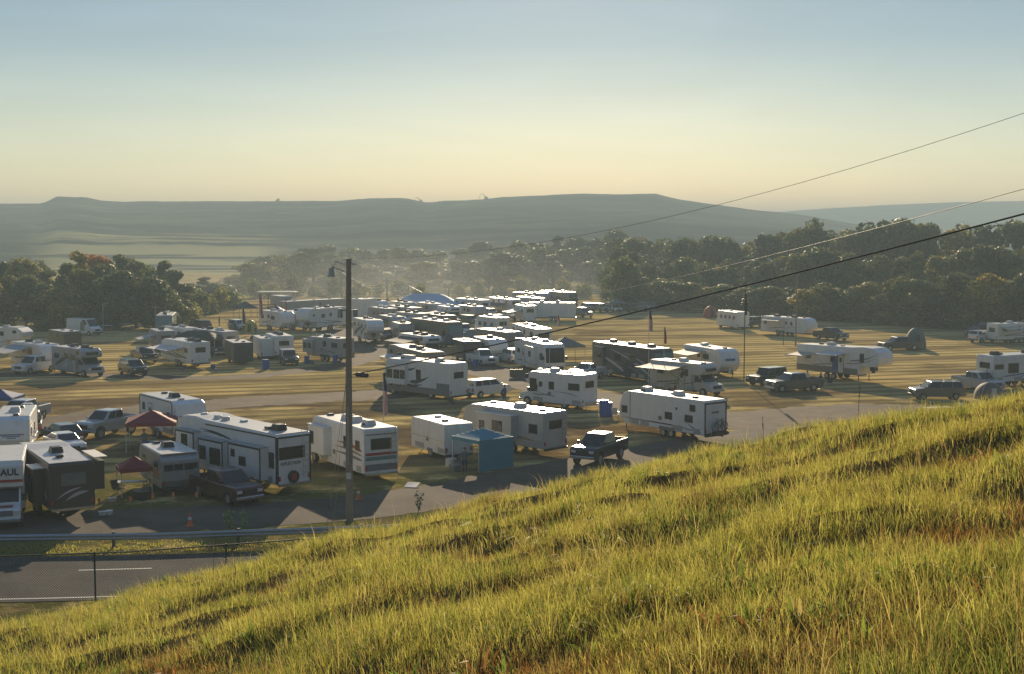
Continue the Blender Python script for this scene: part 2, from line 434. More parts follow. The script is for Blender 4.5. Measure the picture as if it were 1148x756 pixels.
    if ladder:
        y = -(W/2-.45)
        lm = MB()
        for dy in (-.2, .2): lm.tube([(-L/2-.1, y+dy, zb+.4), (-L/2-.1, y+dy, H-.25), (-L/2+.05, y+dy, H-.05)], .02, 5)
        for k in range(6): lm.tube([(-L/2-.1, y-.2, zb+.6+k*.36), (-L/2-.1, y+.2, zb+.6+k*.36)], .018, 5)
        lm.build('ladder', CHROME, t)
    # wheels
    if kind in ('classA', 'classC', 'truck'): wheels(t, [-L/2+L*.28, L/2-.95 if kind != 'classA' else L/2-1.35], W - (.0 if kind == 'classA' else .15), .42, .26, lod)
    else:
        xm = -L*.08 if kind != 'old' else -.2
        xs = [xm-.45, xm+.45] if (kind in ('fifth', 'trailer') and L > 6) else [xm]
        wheels(t, xs, W, .36, .22, lod)
        for s in (-1, 1):
            y0, y1 = sorted((s*(W/2-.02), s*(W/2+.02)))
            MB().prism([(xs[0]-.5, zb-.02), (xs[-1]+.5, zb-.02), (xs[-1]+.35, zb+.24), (xs[0]-.35, zb+.24)], y0, y1).build('fender', TRIM if body is not WHITE else GREYD, t)
        fm = MB().box(-L/2+.05, (L/2-2.9) if kind == 'fifth' else L/2-.8, -.5, .5, zb-.16, zb-.002); fm.build('chassis', TRIM, t)
    # underside of motorised ones
    if kind in ('classA', 'classC', 'truck'): MB().box(-L/2+.2, L/2-2.4 if kind != 'classA' else L/2-.3, -.6, .6, .28, zb-.002).build('chassis', TRIM, t)
    for aw in awn:
        u0, u1, dp, z, drop = aw[:5]; m = aw[5] if len(aw) > 5 else AWN_G
        xa, xb = X(u0), X(u1)
        ya, yb = v*(W/2+.01), v*(W/2+dp)
        n = 6; vs = []
        for i in range(n+1):
            tt = i/n; sag = -.05*math.sin(math.pi*tt)
            for xx in (xa, xb): vs.append((xx, ya + (yb-ya)*tt, z - drop*tt + sag))
        for i in range(n+1):
            tt = i/n; sag = -.05*math.sin(math.pi*tt)
            for xx in (xa, xb): vs.append((xx, ya + (yb-ya)*tt, z - drop*tt + sag - .012))
        k = 2*(n+1)
        fs = [(2*i, 2*i+1, 2*i+3, 2*i+2) for i in range(n)] + [(k+2*i, k+2*i+2, k+2*i+3, k+2*i+1) for i in range(n)]
        fs += [(2*i, 2*i+2, k+2*i+2, k+2*i) for i in range(n)] + [(2*i+1, k+2*i+1, k+2*i+3, 2*i+3) for i in range(n)]
        fs += [(0, k, k+1, 1), (2*n, 2*n+1, k+2*n+1, k+2*n)]
        a = MB(); a.add(vs, fs); ao = a.build('awning', m, t)
        ar = MB()
        ar.tube([(xa, yb, z-drop), (xb, yb, z-drop)], .05, 6)
        for xx in (xa+.05, xb-.05): ar.tube([(xx, yb, z-drop), (xx, v*(W/2+.02), zb+.6)], .025, 4)
        ar.build('awning_arms', CHROME if body is not DARK else TRIM, ao)
    t['vis'] = v
    return t

def car(kind, P1, x2, near, colr, label, L=None, H=None, heading=None, lod=1, lift=0.0, roofc=None, group='cars and pickup trucks parked among the trailers', rack=False, load=None):
    dims = {'pickup': (5.7, 1.95, 1.88), 'suv': (4.8, 1.9, 1.78), 'sedan': (4.6, 1.8, 1.42), 'van': (6.0, 2.0, 2.6), 'jeep': (4.4, 1.85, 1.85), 'hatch': (4.3, 1.78, 1.5)}
    L0, W, H0 = dims[kind]; L = L or L0; H = (H or H0)
    c, h, v = place_h(P1, R(heading), L, W, near) if heading is not None else place(P1, x2, L, W, near)
    nm = {'pickup': 'pickup_truck', 'suv': 'sport_utility_car', 'sedan': 'parked_car', 'van': 'cargo_van', 'jeep': 'off_road_car', 'hatch': 'parked_car'}[kind]
    t = empty(nm, c, h, label, {'pickup': 'pickup truck', 'suv': 'car', 'sedan': 'car', 'van': 'van', 'jeep': 'car', 'hatch': 'car'}[kind], group)
    P = paint(colr); a, b = -L/2, L/2
    wr = {'pickup': .40, 'jeep': .42, 'van': .36}.get(kind, .35) + lift*.35
    z0 = .32 + lift; e = lift
    xf, xr = b - .92, a + {'pickup': 1.2}.get(kind, .95)
    hood = {'pickup': 1.17, 'suv': 1.12, 'sedan': .92, 'van': 1.2, 'jeep': 1.12, 'hatch': .95}[kind] + e
    belt = {'pickup': 1.2, 'suv': 1.17, 'sedan': .98, 'van': 1.35, 'jeep': 1.15, 'hatch': 1.0}[kind] + e
    H = H + e
    ar = wr + .07
    def arch(x): return [(x - ar*math.cos(q), z0 + max(0, ar*1.0*math.sin(q) + (wr - z0)*0)) for q in [math.pi*i/8 for i in range(9)]]
    bot = [(a+.05, z0+.05)] + arch(xr) + arch(xf) + [(b-.08, z0+.05)]
    # cabin extents: bottom x0..x3, top x1..x2
    cab = {'pickup': (a+1.95, a+2.05, b-2.15, b-1.35), 'suv': (a+.08, a+.35, b-1.75, b-1.02), 'sedan': (a+.55, a+1.35, b-2.0, b-1.2),
           'van': (a+.02, a+.08, b-1.75, b-.75), 'jeep': (a+.1, a+.2, b-1.75, b-1.5), 'hatch': (a+.1, a+.75, b-1.9, b-1.1)}[kind]
    if kind == 'pickup': top = [(b, hood-.35), (b-.06, hood-.08), (b-.25, hood), (cab[3], belt), (cab[0], belt), (cab[0], .78+e), (a, .78+e)]
    else: top = [(b, hood-.35), (b-.06, hood-.1), (b-.3, hood-.03), (cab[3], belt), (a+.06, belt), (a, belt-.2)]
    body = MB().prism(bot + top, -W/2, W/2).build('body', P, t, bevel=.07 if lod < 2 else .05)
    if kind == 'pickup':
        bd = MB(); zt = 1.22+e
        for s in (-1, 1): bd.box(a+.02, cab[0]+.02, *sorted((s*(W/2-.14), s*(W/2-.012))), .7+e, zt)
        bd.box(cab[0]-.06, cab[0]+.02, -W/2+.142, W/2-.142, .7+e, zt-.02)
        bd.build('bed', P, t, bevel=.03, seg=1)
        MB().box(a-.01, a+.09, -W/2+.145, W/2-.145, .62+e, zt).build('tailgate', P, t, bevel=.03, seg=1)
        MB().box(a+.1, cab[0]-.07, -W/2+.15, W/2-.15, .76+e, .8+e).build('bed_liner', TRIM, t)
    w0, w1 = W/2-.04, W/2-.22 if kind not in ('van', 'jeep') else W/2-.12
    zb, zt = belt-.02, H
    bq = [(cab[0], -w0, zb), (cab[3], -w0, zb), (cab[3], w0, zb), (cab[0], w0, zb)]
    tq = [(cab[1], -w1, zt), (cab[2], -w1, zt), (cab[2], w1, zt), (cab[1], w1, zt)]
    gh = MB().loft(bq, tq).build('cabin', roofc or P, t, bevel=.10, seg=3)
    # glass on the cabin
    def q(i, j): return [bq[i], bq[j], tq[j], tq[i]]
    MB().patch(q(1, 2), .06, .94, .08, .9).build('windshield', GLASS, t)
    MB().patch(q(3, 0), .08, .92, .2 if kind != 'van' else .45, .88).build('rear_window', GLASS, t)
    cuts = {'pickup': ((.05, .47), (.51, .88)), 'suv': ((.06, .3), (.33, .6), (.63, .93)), 'sedan': ((.12, .5), (.53, .88)), 'van': ((.78, .95),),
            'jeep': ((.08, .34), (.38, .64), (.68, .95)), 'hatch': ((.12, .48), (.51, .9))}[kind]
    for s, qq in ((-1, q(0, 1)), (1, q(2, 3))):
        for (u0, u1) in cuts:
            if s > 0: u0, u1 = 1-u1, 1-u0
            MB().patch(qq, u0, u1, .14 if kind != 'van' else .3, .86).build('side_window', GLASS, t)
    for s in (-1, 1):
        MB().box(b-.12, b+.004, s*(W/2-.3)-.17, s*(W/2-.3)+.17, hood-.38, hood-.2).build('headlight', LAMPW, t)
        MB().box(a-.014, a+.06, s*(W/2-.11)-.08, s*(W/2-.11)+.08, belt-.45, belt-.12).build('tail_light', LAMPR, t)
        if lod < 2: MB().box(cab[3]-.3, cab[3]-.16, *sorted((s*(W/2-.02), s*(W/2+.17))), belt+.04, belt+.2).build('mirror', P, t, bevel=.02, seg=1)
    MB().box(b-.05, b+.008, -W/2+.52, W/2-.52, hood-.48, hood-.2).build('grille', TRIM, t)
    ch = CHROME if kind == 'pickup' else TRIM
    MB().box(b-.1, b+.07, -W/2+.06, W/2-.06, z0+.08, z0+.27).build('bumper', ch, t, bevel=.03, seg=1)
    MB().box(a-.07, a+.1, -W/2+.06, W/2-.06, z0+.08, z0+.27).build('bumper', ch, t, bevel=.03, seg=1)
    MB().box(xr+ar, xf-ar, -.6, .6, z0-.04, z0+.3).build('chassis', TRIM, t)
    if rack:
        m = MB()
        for s in (-1, 1): m.tube([(cab[1]+.2, s*(w1-.08), zt+.06), (cab[2]-.2, s*(w1-.08), zt+.06)], .02, 5)
        for k in range(2): m.tube([(cab[1]+.5+k*.9, -w1+.08, zt+.06), (cab[1]+.5+k*.9, w1-.08, zt+.06)], .02, 5)
        m.build('roof_rack', TRIM, t)
    if load:
        MB().box(a+.3, cab[0]-.3, -W/2+.3, W/2-.3, .8+e, 1.75+e).build('bed_load', load, t, bevel=.08)
    if kind == 'jeep':
        MB().cyl((a-.13, 0, .95), (1, 0, 0), .36, .2, 14).build('spare_wheel', TYRE, t)
    wheels(t, [xr, xf], W, wr, .24, lod)
    t['vis'] = v
    return t
# ---------------------------------------------------------------- terrain
def lerp_list(xs, pts):
    px = [p[0] for p in pts]; py = [p[1] for p in pts]
    return np.interp(xs, px, py)
RIDGE = [(-900, 240), (-200, 231), (0, 229), (52, 229), (66, 221), (100, 222), (112, 225), (140, 227), (160, 226), (300, 226), (380, 226), (420, 223), (455, 223), (478, 228), (500, 226),
         (540, 224), (562, 222), (600, 220), (650, 218), (735, 218), (755, 223), (800, 230), (850, 236), (890, 240), (960, 252), (1100, 272), (1400, 282), (2400, 284)]
RIDGE2 = [(-900, 262), (600, 262), (760, 250), (860, 239), (930, 234), (1000, 230), (1080, 227), (1148, 226), (1400, 231), (2400, 240)]
def fbm(x, y, seed=0, oct=5, s=1.0):
    r = np.random.default_rng(seed); out = np.zeros_like(x, dtype=float); a = 1.0; tot = 0
    for o in range(oct):
        for k in range(3):
            th = r.uniform(0, 2*np.pi); ph = r.uniform(0, 6.28); f = s * 2**o * r.uniform(.7, 1.3)
            out += a*np.sin((x*np.cos(th) + y*np.sin(th))*f + ph + 1.3*np.sin((x*np.sin(th) - y*np.cos(th))*f*.7 + ph*2)); tot += a*.7
        a *= .55
    return out/tot
def ground_z(X, Y):
    Y = Y/YS
    px = CX + 900*X/np.maximum(Y, 60)
    px = np.clip(px, -900, 2400)
    z = np.zeros_like(X, dtype=float)
    # the long spoil-heap ridge, top about 830 m away
    zt = CH + (HZ - lerp_list(px, RIDGE)) * 830/900
    t = np.clip((Y - 400)/430, 0, 1)
    prof = np.interp(t, [0, .1, .2, .34, .42, .58, .66, .8, .88, 1.0], [0, .12, .25, .36, .48, .57, .72, .82, .93, 1.0])
    rough = (fbm(X, Y*YS, 3, 5, .010)*3.2 + fbm(X*.35, Y, 4, 4, .03)*1.6)*np.clip(t*4, 0, 1)*np.clip((1.02-t)*6, 0.12, 1)
    z1 = np.maximum(zt, 0)*prof + rough
    z1 = z1 + fbm(X, Y*YS, 8, 4, .09)*.7*np.clip(t*3, 0, 1)
    back = np.clip((Y - 835)/200, 0, 1)
    z1 = z1*(1-back) + (np.maximum(zt, 0)*.6)*back
    zt2 = CH + (HZ - lerp_list(px, RIDGE2)) * 1500/900
    t2 = np.clip((Y - 1000)/500, 0, 1); t2 = t2*t2*(3-2*t2)
    z2 = np.maximum(zt2, 0)*t2 + fbm(X, Y, 5, 4, .006)*1.5*np.clip(t2*3, 0, 1)*(1.1-t2)
    z = np.maximum(z1, z2)
    far = np.clip((Y - 1520)/300, 0, 1); z = z*(1-far*.5)
    z = np.where(Y < 400, 0, z)
    return z
def build_ground():
    ys = np.concatenate([np.array([-300, -100, 0, 100, 200, 300, 395]), np.linspace(400, 860, 150), np.linspace(870, 1000, 8), np.linspace(1020, 1530, 60), [1600, 1750, 2000, 2600, 3800]])*YS
    xs = np.concatenate([np.linspace(-3200, -1100, 12), np.linspace(-1050, 1400, 420), np.linspace(1500, 3600, 12)])
    Xg, Yg = np.meshgrid(xs, ys); Z = ground_z(Xg, Yg)
    n, m = Xg.shape
    me = bpy.data.meshes.new('ground')
    co = np.stack([Xg, Yg, Z], -1).reshape(-1, 3)
    idx = np.arange(n*m).reshape(n, m)
    f = np.stack([idx[:-1, :-1], idx[:-1, 1:], idx[1:, 1:], idx[1:, :-1]], -1).reshape(-1, 4)
    me.from_pydata(co.tolist(), [], f.tolist()); me.polygons.foreach_set('use_smooth', [True]*len(f)); me.update()
    o = bpy.data.objects.new('ground', me); col.objects.link(o); tag(o, kind='structure')
    m = bpy.data.materials.new('hay_field_ground'); m.use_nodes = True; nt = m.node_tree; N = nt.nodes; K = nt.links
    b = N['Principled BSDF']; b.inputs['Roughness'].default_value = 1; b.inputs['Specular IOR Level'].default_value = 0
    g = N.new('ShaderNodeNewGeometry'); pos = g.outputs['Position']
    def noise(scale, det=6, mp=None, rough=.6):
        n_ = N.new('ShaderNodeTexNoise'); n_.inputs['Scale'].default_value = scale; n_.inputs['Detail'].default_value = det; n_.inputs['Roughness'].default_value = rough
        v = pos
        if mp:
            q = N.new('ShaderNodeMapping'); q.inputs['Scale'].default_value = mp[0]; q.inputs['Rotation'].default_value = (0, 0, mp[1]); K.new(pos, q.inputs[0]); v = q.outputs[0]
        K.new(v, n_.inputs['Vector']); return n_.outputs['Fac']
    def ramp(v, p0, p1, c0=0, c1=1):
        r_ = N.new('ShaderNodeMapRange'); r_.inputs[1].default_value = p0; r_.inputs[2].default_value = p1; r_.inputs[3].default_value = c0; r_.inputs[4].default_value = c1; r_.interpolation_type = 'SMOOTHSTEP'
        K.new(v, r_.inputs[0]); return r_.outputs[0]
    def mixc(f_, a, c):
        x = N.new('ShaderNodeMix'); x.data_type = 'RGBA'
        if isinstance(f_, float): x.inputs[0].default_value = f_
        else: K.new(f_, x.inputs[0])
        for k, v in ((6, a), (7, c)):
            if isinstance(v, tuple): x.inputs[k].default_value = (*v, 1)
            else: K.new(v, x.inputs[k])
        return x.outputs[2]
    def math_(op, a, c=None):
        x = N.new('ShaderNodeMath'); x.operation = op
        for k, v in ((0, a), (1, c)):
            if v is None: continue
            if isinstance(v, (int, float)): x.inputs[k].default_value = v
            else: K.new(v, x.inputs[k])
        return x.outputs[0]
    sep = N.new('ShaderNodeSeparateXYZ'); K.new(pos, sep.inputs[0])
    # mown hay: yellow straw and green aftermath
    c = mixc(ramp(noise(.035, 4), .40, .62), (.64, .46, .17), (.46, .36, .12))
    c = mixc(ramp(noise(.9, 8, ((.25, 1, 1), R(-12))), .40, .66), c, (.70, .54, .24))
    # bare brown lanes between the swaths
    wv = N.new('ShaderNodeTexWave'); wv.wave_type = 'BANDS'; wv.bands_direction = 'Y'
    mpw = N.new('ShaderNodeMapping'); mpw.inputs['Rotation'].default_value = (0, 0, R(-17)); K.new(pos, mpw.inputs[0])
    K.new(mpw.outputs[0], wv.inputs['Vector']); wv.inputs['Scale'].default_value = .0225; wv.inputs['Distortion'].default_value = 3.0; wv.inputs['Detail'].default_value = 3; wv.inputs['Detail Scale'].default_value = .28
    lane = math_('MULTIPLY', ramp(wv.outputs['Fac'], .62, .86), ramp(noise(.02, 3), .34, .5))
    c = mixc(math_('MULTIPLY', lane, .6), c, (.125, .085, .047))
    w2 = N.new('ShaderNodeTexWave'); w2.bands_direction = 'Y'; K.new(mpw.outputs[0], w2.inputs['Vector']); w2.inputs['Scale'].default_value = .10; w2.inputs['Distortion'].default_value = 3; w2.inputs['Detail'].default_value = 4; w2.inputs['Detail Scale'].default_value = .5
    c = mixc(math_('MULTIPLY', ramp(w2.outputs['Fac'], .45, .85), .55), c, (.12, .10, .05))
    st = math_('MULTIPLY', ramp(noise(1, 5, ((.016, .26, 1), R(-13)), .62), .52, .66), ramp(noise(.03, 3), .30, .5))
    c = mixc(math_('MULTIPLY', st, .85), c, (.11, .072, .036))
    c = mixc(math_('MULTIPLY', ramp(noise(1, 4, ((.05, .8, 1), R(-15)), .6), .55, .7), .6), c, (.20, .15, .055))
    # worn ground where the camp traffic goes, close to the road
    worn = math_('MULTIPLY', ramp(sep.outputs['Y'], 153.336, 116.669), ramp(noise(.09, 6), .42, .56))
    c = mixc(math_('MULTIPLY', worn, .85), c, (.115, .08, .046))
    c = mixc(math_('MULTIPLY', ramp(noise(.05, 7, ((1, 1, 1), 1.0)), .56, .68), .75), c, (.135, .082, .043))
    # greener verge by the highway
    c = mixc(math_('MULTIPLY', ramp(sep.outputs['Y'], 96.6686, 83.335), ramp(noise(.5, 5), .35, .55)), c, (.13, .125, .035))
    c = mixc(math_('MULTIPLY', ramp(noise(6, 6), .45, .75), .35), c, (.10, .085, .045))
    # far slopes: scrub and grassed benches
    fr = ramp(sep.outputs['Y'], 500.01, 550.011)
    hill = mixc(ramp(noise(.012, 8, ((.45, 1.6, 1), .1)), .44, .6), (.015, .022, .018), (.075, .08, .05))
    hill = mixc(ramp(noise(.03, 9, ((.5, 1.2, 1), .2), .7), .52, .64), hill, (.13, .125, .075))
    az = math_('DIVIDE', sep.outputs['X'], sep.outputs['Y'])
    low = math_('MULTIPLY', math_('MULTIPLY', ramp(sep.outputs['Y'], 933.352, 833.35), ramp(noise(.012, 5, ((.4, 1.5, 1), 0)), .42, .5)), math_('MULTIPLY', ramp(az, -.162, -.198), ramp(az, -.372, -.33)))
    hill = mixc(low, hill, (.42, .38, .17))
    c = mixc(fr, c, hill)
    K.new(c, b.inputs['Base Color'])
    bp = N.new('ShaderNodeBump'); bp.inputs['Strength'].default_value = .8; bp.inputs['Distance'].default_value = .12
    K.new(noise(2.2, 8), bp.inputs['Height']); K.new(bp.outputs[0], b.inputs['Normal'])
    me.materials.append(m)
    return o
build_ground()

# ---------------------------------------------------------------- roads
def road_mat(name, c1, c2, scale=.5, patch=None):
    m = bpy.data.materials.new(name); m.use_nodes = True; nt = m.node_tree; N = nt.nodes; K = nt.links
    b = N['Principled BSDF']; b.inputs['Roughness'].default_value = .95; b.inputs['Specular IOR Level'].default_value = .06
    g = N.new('ShaderNodeNewGeometry')
    a = N.new('ShaderNodeTexNoise'); a.inputs['Scale'].default_value = scale; a.inputs['Detail'].default_value = 10; a.inputs['Roughness'].default_value = .65; K.new(g.outputs['Position'], a.inputs['Vector'])
    r_ = N.new('ShaderNodeValToRGB'); r_.color_ramp.elements[0].position = .36; r_.color_ramp.elements[1].position = .66
    r_.color_ramp.elements[0].color = (*c1, 1); r_.color_ramp.elements[1].color = (*c2, 1); K.new(a.outputs['Fac'], r_.inputs[0])
    n2 = N.new('ShaderNodeTexNoise'); n2.inputs['Scale'].default_value = 30; n2.inputs['Detail'].default_value = 3; K.new(g.outputs['Position'], n2.inputs['Vector'])
    mx = N.new('ShaderNodeMix'); mx.data_type = 'RGBA'; mx.blend_type = 'MULTIPLY'; mx.inputs[0].default_value = .5
    K.new(r_.outputs[0], mx.inputs[6]); K.new(n2.outputs['Color'], mx.inputs[7])
    ad = N.new('ShaderNodeMix'); ad.data_type = 'RGBA'; ad.inputs[0].default_value = .55; K.new(mx.outputs[2], ad.inputs[6]); K.new(r_.outputs[0], ad.inputs[7])
    K.new(ad.outputs[2], b.inputs['Base Color'])
    bp = N.new('ShaderNodeBump'); bp.inputs['Strength'].default_value = .4; bp.inputs['Distance'].default_value = .01; K.new(n2.outputs['Fac'], bp.inputs['Height']); K.new(bp.outputs[0], b.inputs['Normal'])
    return m
GRAVEL = road_mat('gravel', (.10, .072, .048), (.19, .145, .098), .35)
ASPH = road_mat('worn_asphalt', (.085, .08, .072), (.13, .12, .105), .4)
PAVED = road_mat('dusty_camp_paving', (.095, .078, .06), (.165, .135, .10), .3)
def ribbon(name, pts, w, z, m, kind='structure', rag=0.0, closed_ends=True):
    P = [p if isinstance(p, Vector) else at(*p) for p in pts]
    # catmull-rom
    Q = []
    for i in range(len(P)-1):
        p0, p1, p2, p3 = P[max(i-1, 0)], P[i], P[i+1], P[min(i+2, len(P)-1)]
        for k in range(10):
            t = k/10; Q.append(.5*((2*p1) + (p2-p0)*t + (2*p0-5*p1+4*p2-p3)*t*t + (3*p1-p0-3*p2+p3)*t**3))
    Q.append(P[-1]); vs = []; fs = []
    for i, q in enumerate(Q):
        d = (Q[min(i+1, len(Q)-1)] - Q[max(i-1, 0)]); d.z = 0; d.normalize(); n = Vector((-d.y, d.x, 0))
        ww = w[0] + (w[1]-w[0])*i/(len(Q)-1) if isinstance(w, tuple) else w
        a, b = ww/2 + rng.uniform(-rag, rag), ww/2 + rng.uniform(-rag, rag)
        for k in range(5):
            vs.append(q + n*(-a + (a+b)*k/4) + Vector((0, 0, z)))
    for i in range(len(Q)-1):
        for k in range(4): fs.append((i*5+k+1, i*5+k, i*5+5+k, i*5+6+k))
    mb = MB(); mb.add(vs, fs); o = mb.build(name, m, smooth=True); tag(o, kind=kind); return o
ribbon('gravel_road', [(-160, 505), (-20, 487), (60, 475), (150, 462), (250, 453), (340, 447), (440, 441), (520, 428)], (8, 7), .008, GRAVEL, rag=.6)
ribbon('gravel_track', [(-200, 428), (60, 420), (240, 424), (380, 410), (420, 397)], 4.0, .008, GRAVEL, rag=.4)
ribbon('camp_road', [(330, 362), (378, 372), (400, 384), (430, 394), (500, 405), (560, 419), (640, 441), (720, 455), (800, 468), (880, 481), (960, 492), (1060, 505), (1200, 520)], (6.5, 8), .012, PAVED, rag=.15)
ribbon('service_road', [(-260, 596), (-100, 592), (0, 590), (100, 586), (220, 581), (330, 575), (430, 565), (520, 551), (620, 531), (720, 512), (830, 492), (900, 484)], (6.6, 6.6), .016, PAVED, rag=.2)
ribbon('gravel_lot', [(800, 474), (870, 468), (960, 462), (1040, 462), (1160, 470)], (8, 11), .020, GRAVEL, rag=.6)
# highway under the bank, with edge and centre lines
hw = [Vector((-58, 35.8, 0)), Vector((-38, 36.2, 0)), Vector((-19, 36.8, 0)), Vector((0, 38.6, 0)), Vector((19, 42.6, 0)), Vector((40, 49.5, 0)), Vector((70, 62, 0)), Vector((115, 84, 0))]
hw = [Vector((v.x, v.y*YS, 0)) for v in hw]
ribbon('highway', hw, 8.2, .024, ASPH)
PAINTW = mat('road_paint_white', (.62, .61, .57), .7, dirt=.5, var=.1)
def shift(pts, d):
    out = []
    for i, p in enumerate(pts):
        t = (pts[min(i+1, len(pts)-1)] - pts[max(i-1, 0)]).normalized(); out.append(p + Vector((-t.y, t.x, 0))*d)
    return out
e = ribbon('lane_marking', shift(hw, -3.6), .14, .028, PAINTW)
# dashed centre line
def along(pts, s):
    tot = 0
    for i in range(len(pts)-1):
        L = (pts[i+1]-pts[i]).length
        if tot + L >= s: return pts[i] + (pts[i+1]-pts[i])*((s-tot)/L)
        tot += L
    return pts[-1]
cl = shift(hw, 1.2); mk = MB()
for k in range(14):
    a, b = along(cl, 1.5 + k*9), along(cl, 1.5 + k*9 + 3.4)
    d = (b-a).normalized(); n = Vector((-d.y, d.x, 0))*.07
    mk.add([a-n+Vector((0, 0, .028)), b-n+Vector((0, 0, .028)), b+n+Vector((0, 0, .028)), a+n+Vector((0, 0, .028))], [(0, 1, 2, 3)])
o = mk.build('lane_marking', PAINTW); tag(o, kind='structure')

# ---------------------------------------------------------------- the grassy bank the photograph is taken from
def lumps(x, y): return fbm(x, y*1.15, 21, 3, 1.0)
def hill_z(x, y):
    x = np.asarray(x, float); yt = np.asarray(y, float); y = yt/YS
    s = -.218*x + .338*y
    d = y - 21
    corr = np.where(d < 0, 1.6*(d/21)**2, .0062*d*d)
    bump = (.45*np.exp(-((x+1)/9)**2) + .33*np.exp(-((x-7.5)/4.5)**2))*np.exp(-((y-19)/12)**2) - .013*np.clip(-x, 0, 30) - .05*np.clip(x-8, 0, 20)
    z = CH - .48 - s - corr + bump
    r = np.hypot(x, y)
    amp = np.clip((r-3)/6, 0, 1)
    z = z + amp*(lumps(x, yt)*.20 + fbm(x, yt, 22, 3, 2.2)*.07)
    # crest behind the photographer levels off
    z = np.where(y < 0, np.minimum(z, CH - 1.5 + .218*x), z)
    return z
def build_hill():
    xs = np.concatenate([np.linspace(-46, -16, 40), np.linspace(-15.6, 20, 150), np.linspace(20.5, 110, 90)])
    ys = np.concatenate([np.linspace(-30, -1, 14), np.linspace(-.5, 30, 170), np.linspace(30.5, 110, 110)])*YS
    Xg, Yg = np.meshgrid(xs, ys); Z = hill_z(Xg, Yg)
    Z = np.maximum(Z, -1.5)
    n, m = Xg.shape; idx = np.arange(n*m).reshape(n, m)
    co = np.stack([Xg, Yg, Z], -1).reshape(-1, 3)
    f = np.stack([idx[:-1, :-1], idx[:-1, 1:], idx[1:, 1:], idx[1:, :-1]], -1).reshape(-1, 4)
    zz = co[:, 2][f].max(1); f = f[zz > -1.4]
    me = bpy.data.meshes.new('hill'); me.from_pydata(co.tolist(), [], f.tolist()); me.polygons.foreach_set('use_smooth', [True]*len(f)); me.update()
    o = bpy.data.objects.new('hill', me); col.objects.link(o); tag(o, kind='structure')
    me.materials.append(mat('bank_soil_and_thatch', (.075, .06, .03), .95, var=.5, scale=2.5, bump=.8, spec=0))
build_hill()

def blades(cx, cy, per, hmean, wbase, spread, name, label, palette, lean=.35, hfun=None, seed=1, zfun=hill_z, dark=None):
    g = np.random.default_rng(seed); nC = len(cx); n = nC*per
    ci = np.repeat(np.arange(nC), per)
    ang = g.uniform(0, 2*np.pi, n); rad = spread*np.sqrt(g.uniform(0, 1, n))
    bx = cx[ci] + np.cos(ang)*rad; by = cy[ci] + np.sin(ang)*rad; bz = zfun(bx, by) - .02
    dist = np.hypot(bx, by)
    ch = hmean*(.55 + .9*g.beta(2, 3, nC))
    if hfun is not None: ch = ch*hfun(cx, cy)
    h = ch[ci]*g.uniform(.45, 1.15, n)
    lm = lean*g.uniform(.2, 1.6, n)
    la = ang + g.normal(0, .6, n)
    wl = g.uniform(0, 2*np.pi, nC)[ci]
    lx = np.cos(la)*lm*.8 + np.cos(wl)*.15 - .12; ly = np.sin(la)*lm*.8 + np.sin(wl)*.15 - .16
    w = wbase*(.6 + .8*g.uniform(0, 1, n))*(1 + dist*.04)
    wa = g.uniform(0, np.pi, n)
    wx, wy = np.cos(wa)*w/2, np.sin(wa)*w/2
    V = np.zeros((n, 5, 3))
    V[:, 0] = np.stack([bx-wx, by-wy, bz], -1); V[:, 1] = np.stack([bx+wx, by+wy, bz], -1)
    mx_, my_, mz = bx + lx*h*.38, by + ly*h*.38, bz + h*.62
    V[:, 2] = np.stack([mx_+wx*.75, my_+wy*.75, mz], -1); V[:, 3] = np.stack([mx_-wx*.75, my_-wy*.75, mz], -1)
    lmag = np.hypot(lx, ly)
    V[:, 4] = np.stack([bx + lx*h, by + ly*h, bz + h*np.clip(1.02 - .35*lmag**2, .35, 1)], -1)
    me = bpy.data.meshes.new(name)
    me.vertices.add(n*5); me.vertices.foreach_set('co', V.reshape(-1))
    base = (np.arange(n)*5)[:, None]
    loops = np.concatenate([base + np.array([[0, 1, 2, 3]]), base + np.array([[3, 2, 4]])], 1).reshape(-1)
    me.loops.add(n*7); me.loops.foreach_set('vertex_index', loops.astype(np.int32))
    me.polygons.add(n*2)
    st = ((np.arange(n)*7)[:, None] + np.array([[0, 4]])).reshape(-1)
    me.polygons.foreach_set('loop_start', st.astype(np.int32))
    me.update(calc_edges=True); me.validate()
    pal = np.array(palette)
    # patches of kinds of grass
    f1 = fbm(cx, cy, seed+40, 4, .45); f2 = fbm(cx, cy, seed+41, 3, .9)
    k = g.uniform(0, 1, nC)
    hol = lumps(cx, cy)
    idx = np.where(np.maximum(f1*.9, -hol*1.15 + .12) + .28*g.normal(0, 1, nC) > .74, 3, np.where(f2 + .4*g.normal(0, 1, nC) > .55, 2, np.where(k < .55, 0, 1)))
    C = pal[idx][ci]*g.uniform(.55, 1.4, (n, 1))
    straw = g.uniform(0, 1, n) < .07
    C[straw] = np.array([.30, .25, .13])*g.uniform(.7, 1.2, (straw.sum(), 1))
    C4 = np.concatenate([np.clip(C, 0, 1), np.ones((n, 1))], 1)
    at_ = me.color_attributes.new('tint', 'FLOAT_COLOR', 'POINT')
    at_.data.foreach_set('color', np.repeat(C4, 5, axis=0).reshape(-1).astype(np.float32))
    o = bpy.data.objects.new(name, me); col.objects.link(o); tag(o, label, 'grass', kind='stuff')
    me.materials.append(GRASSM); return o
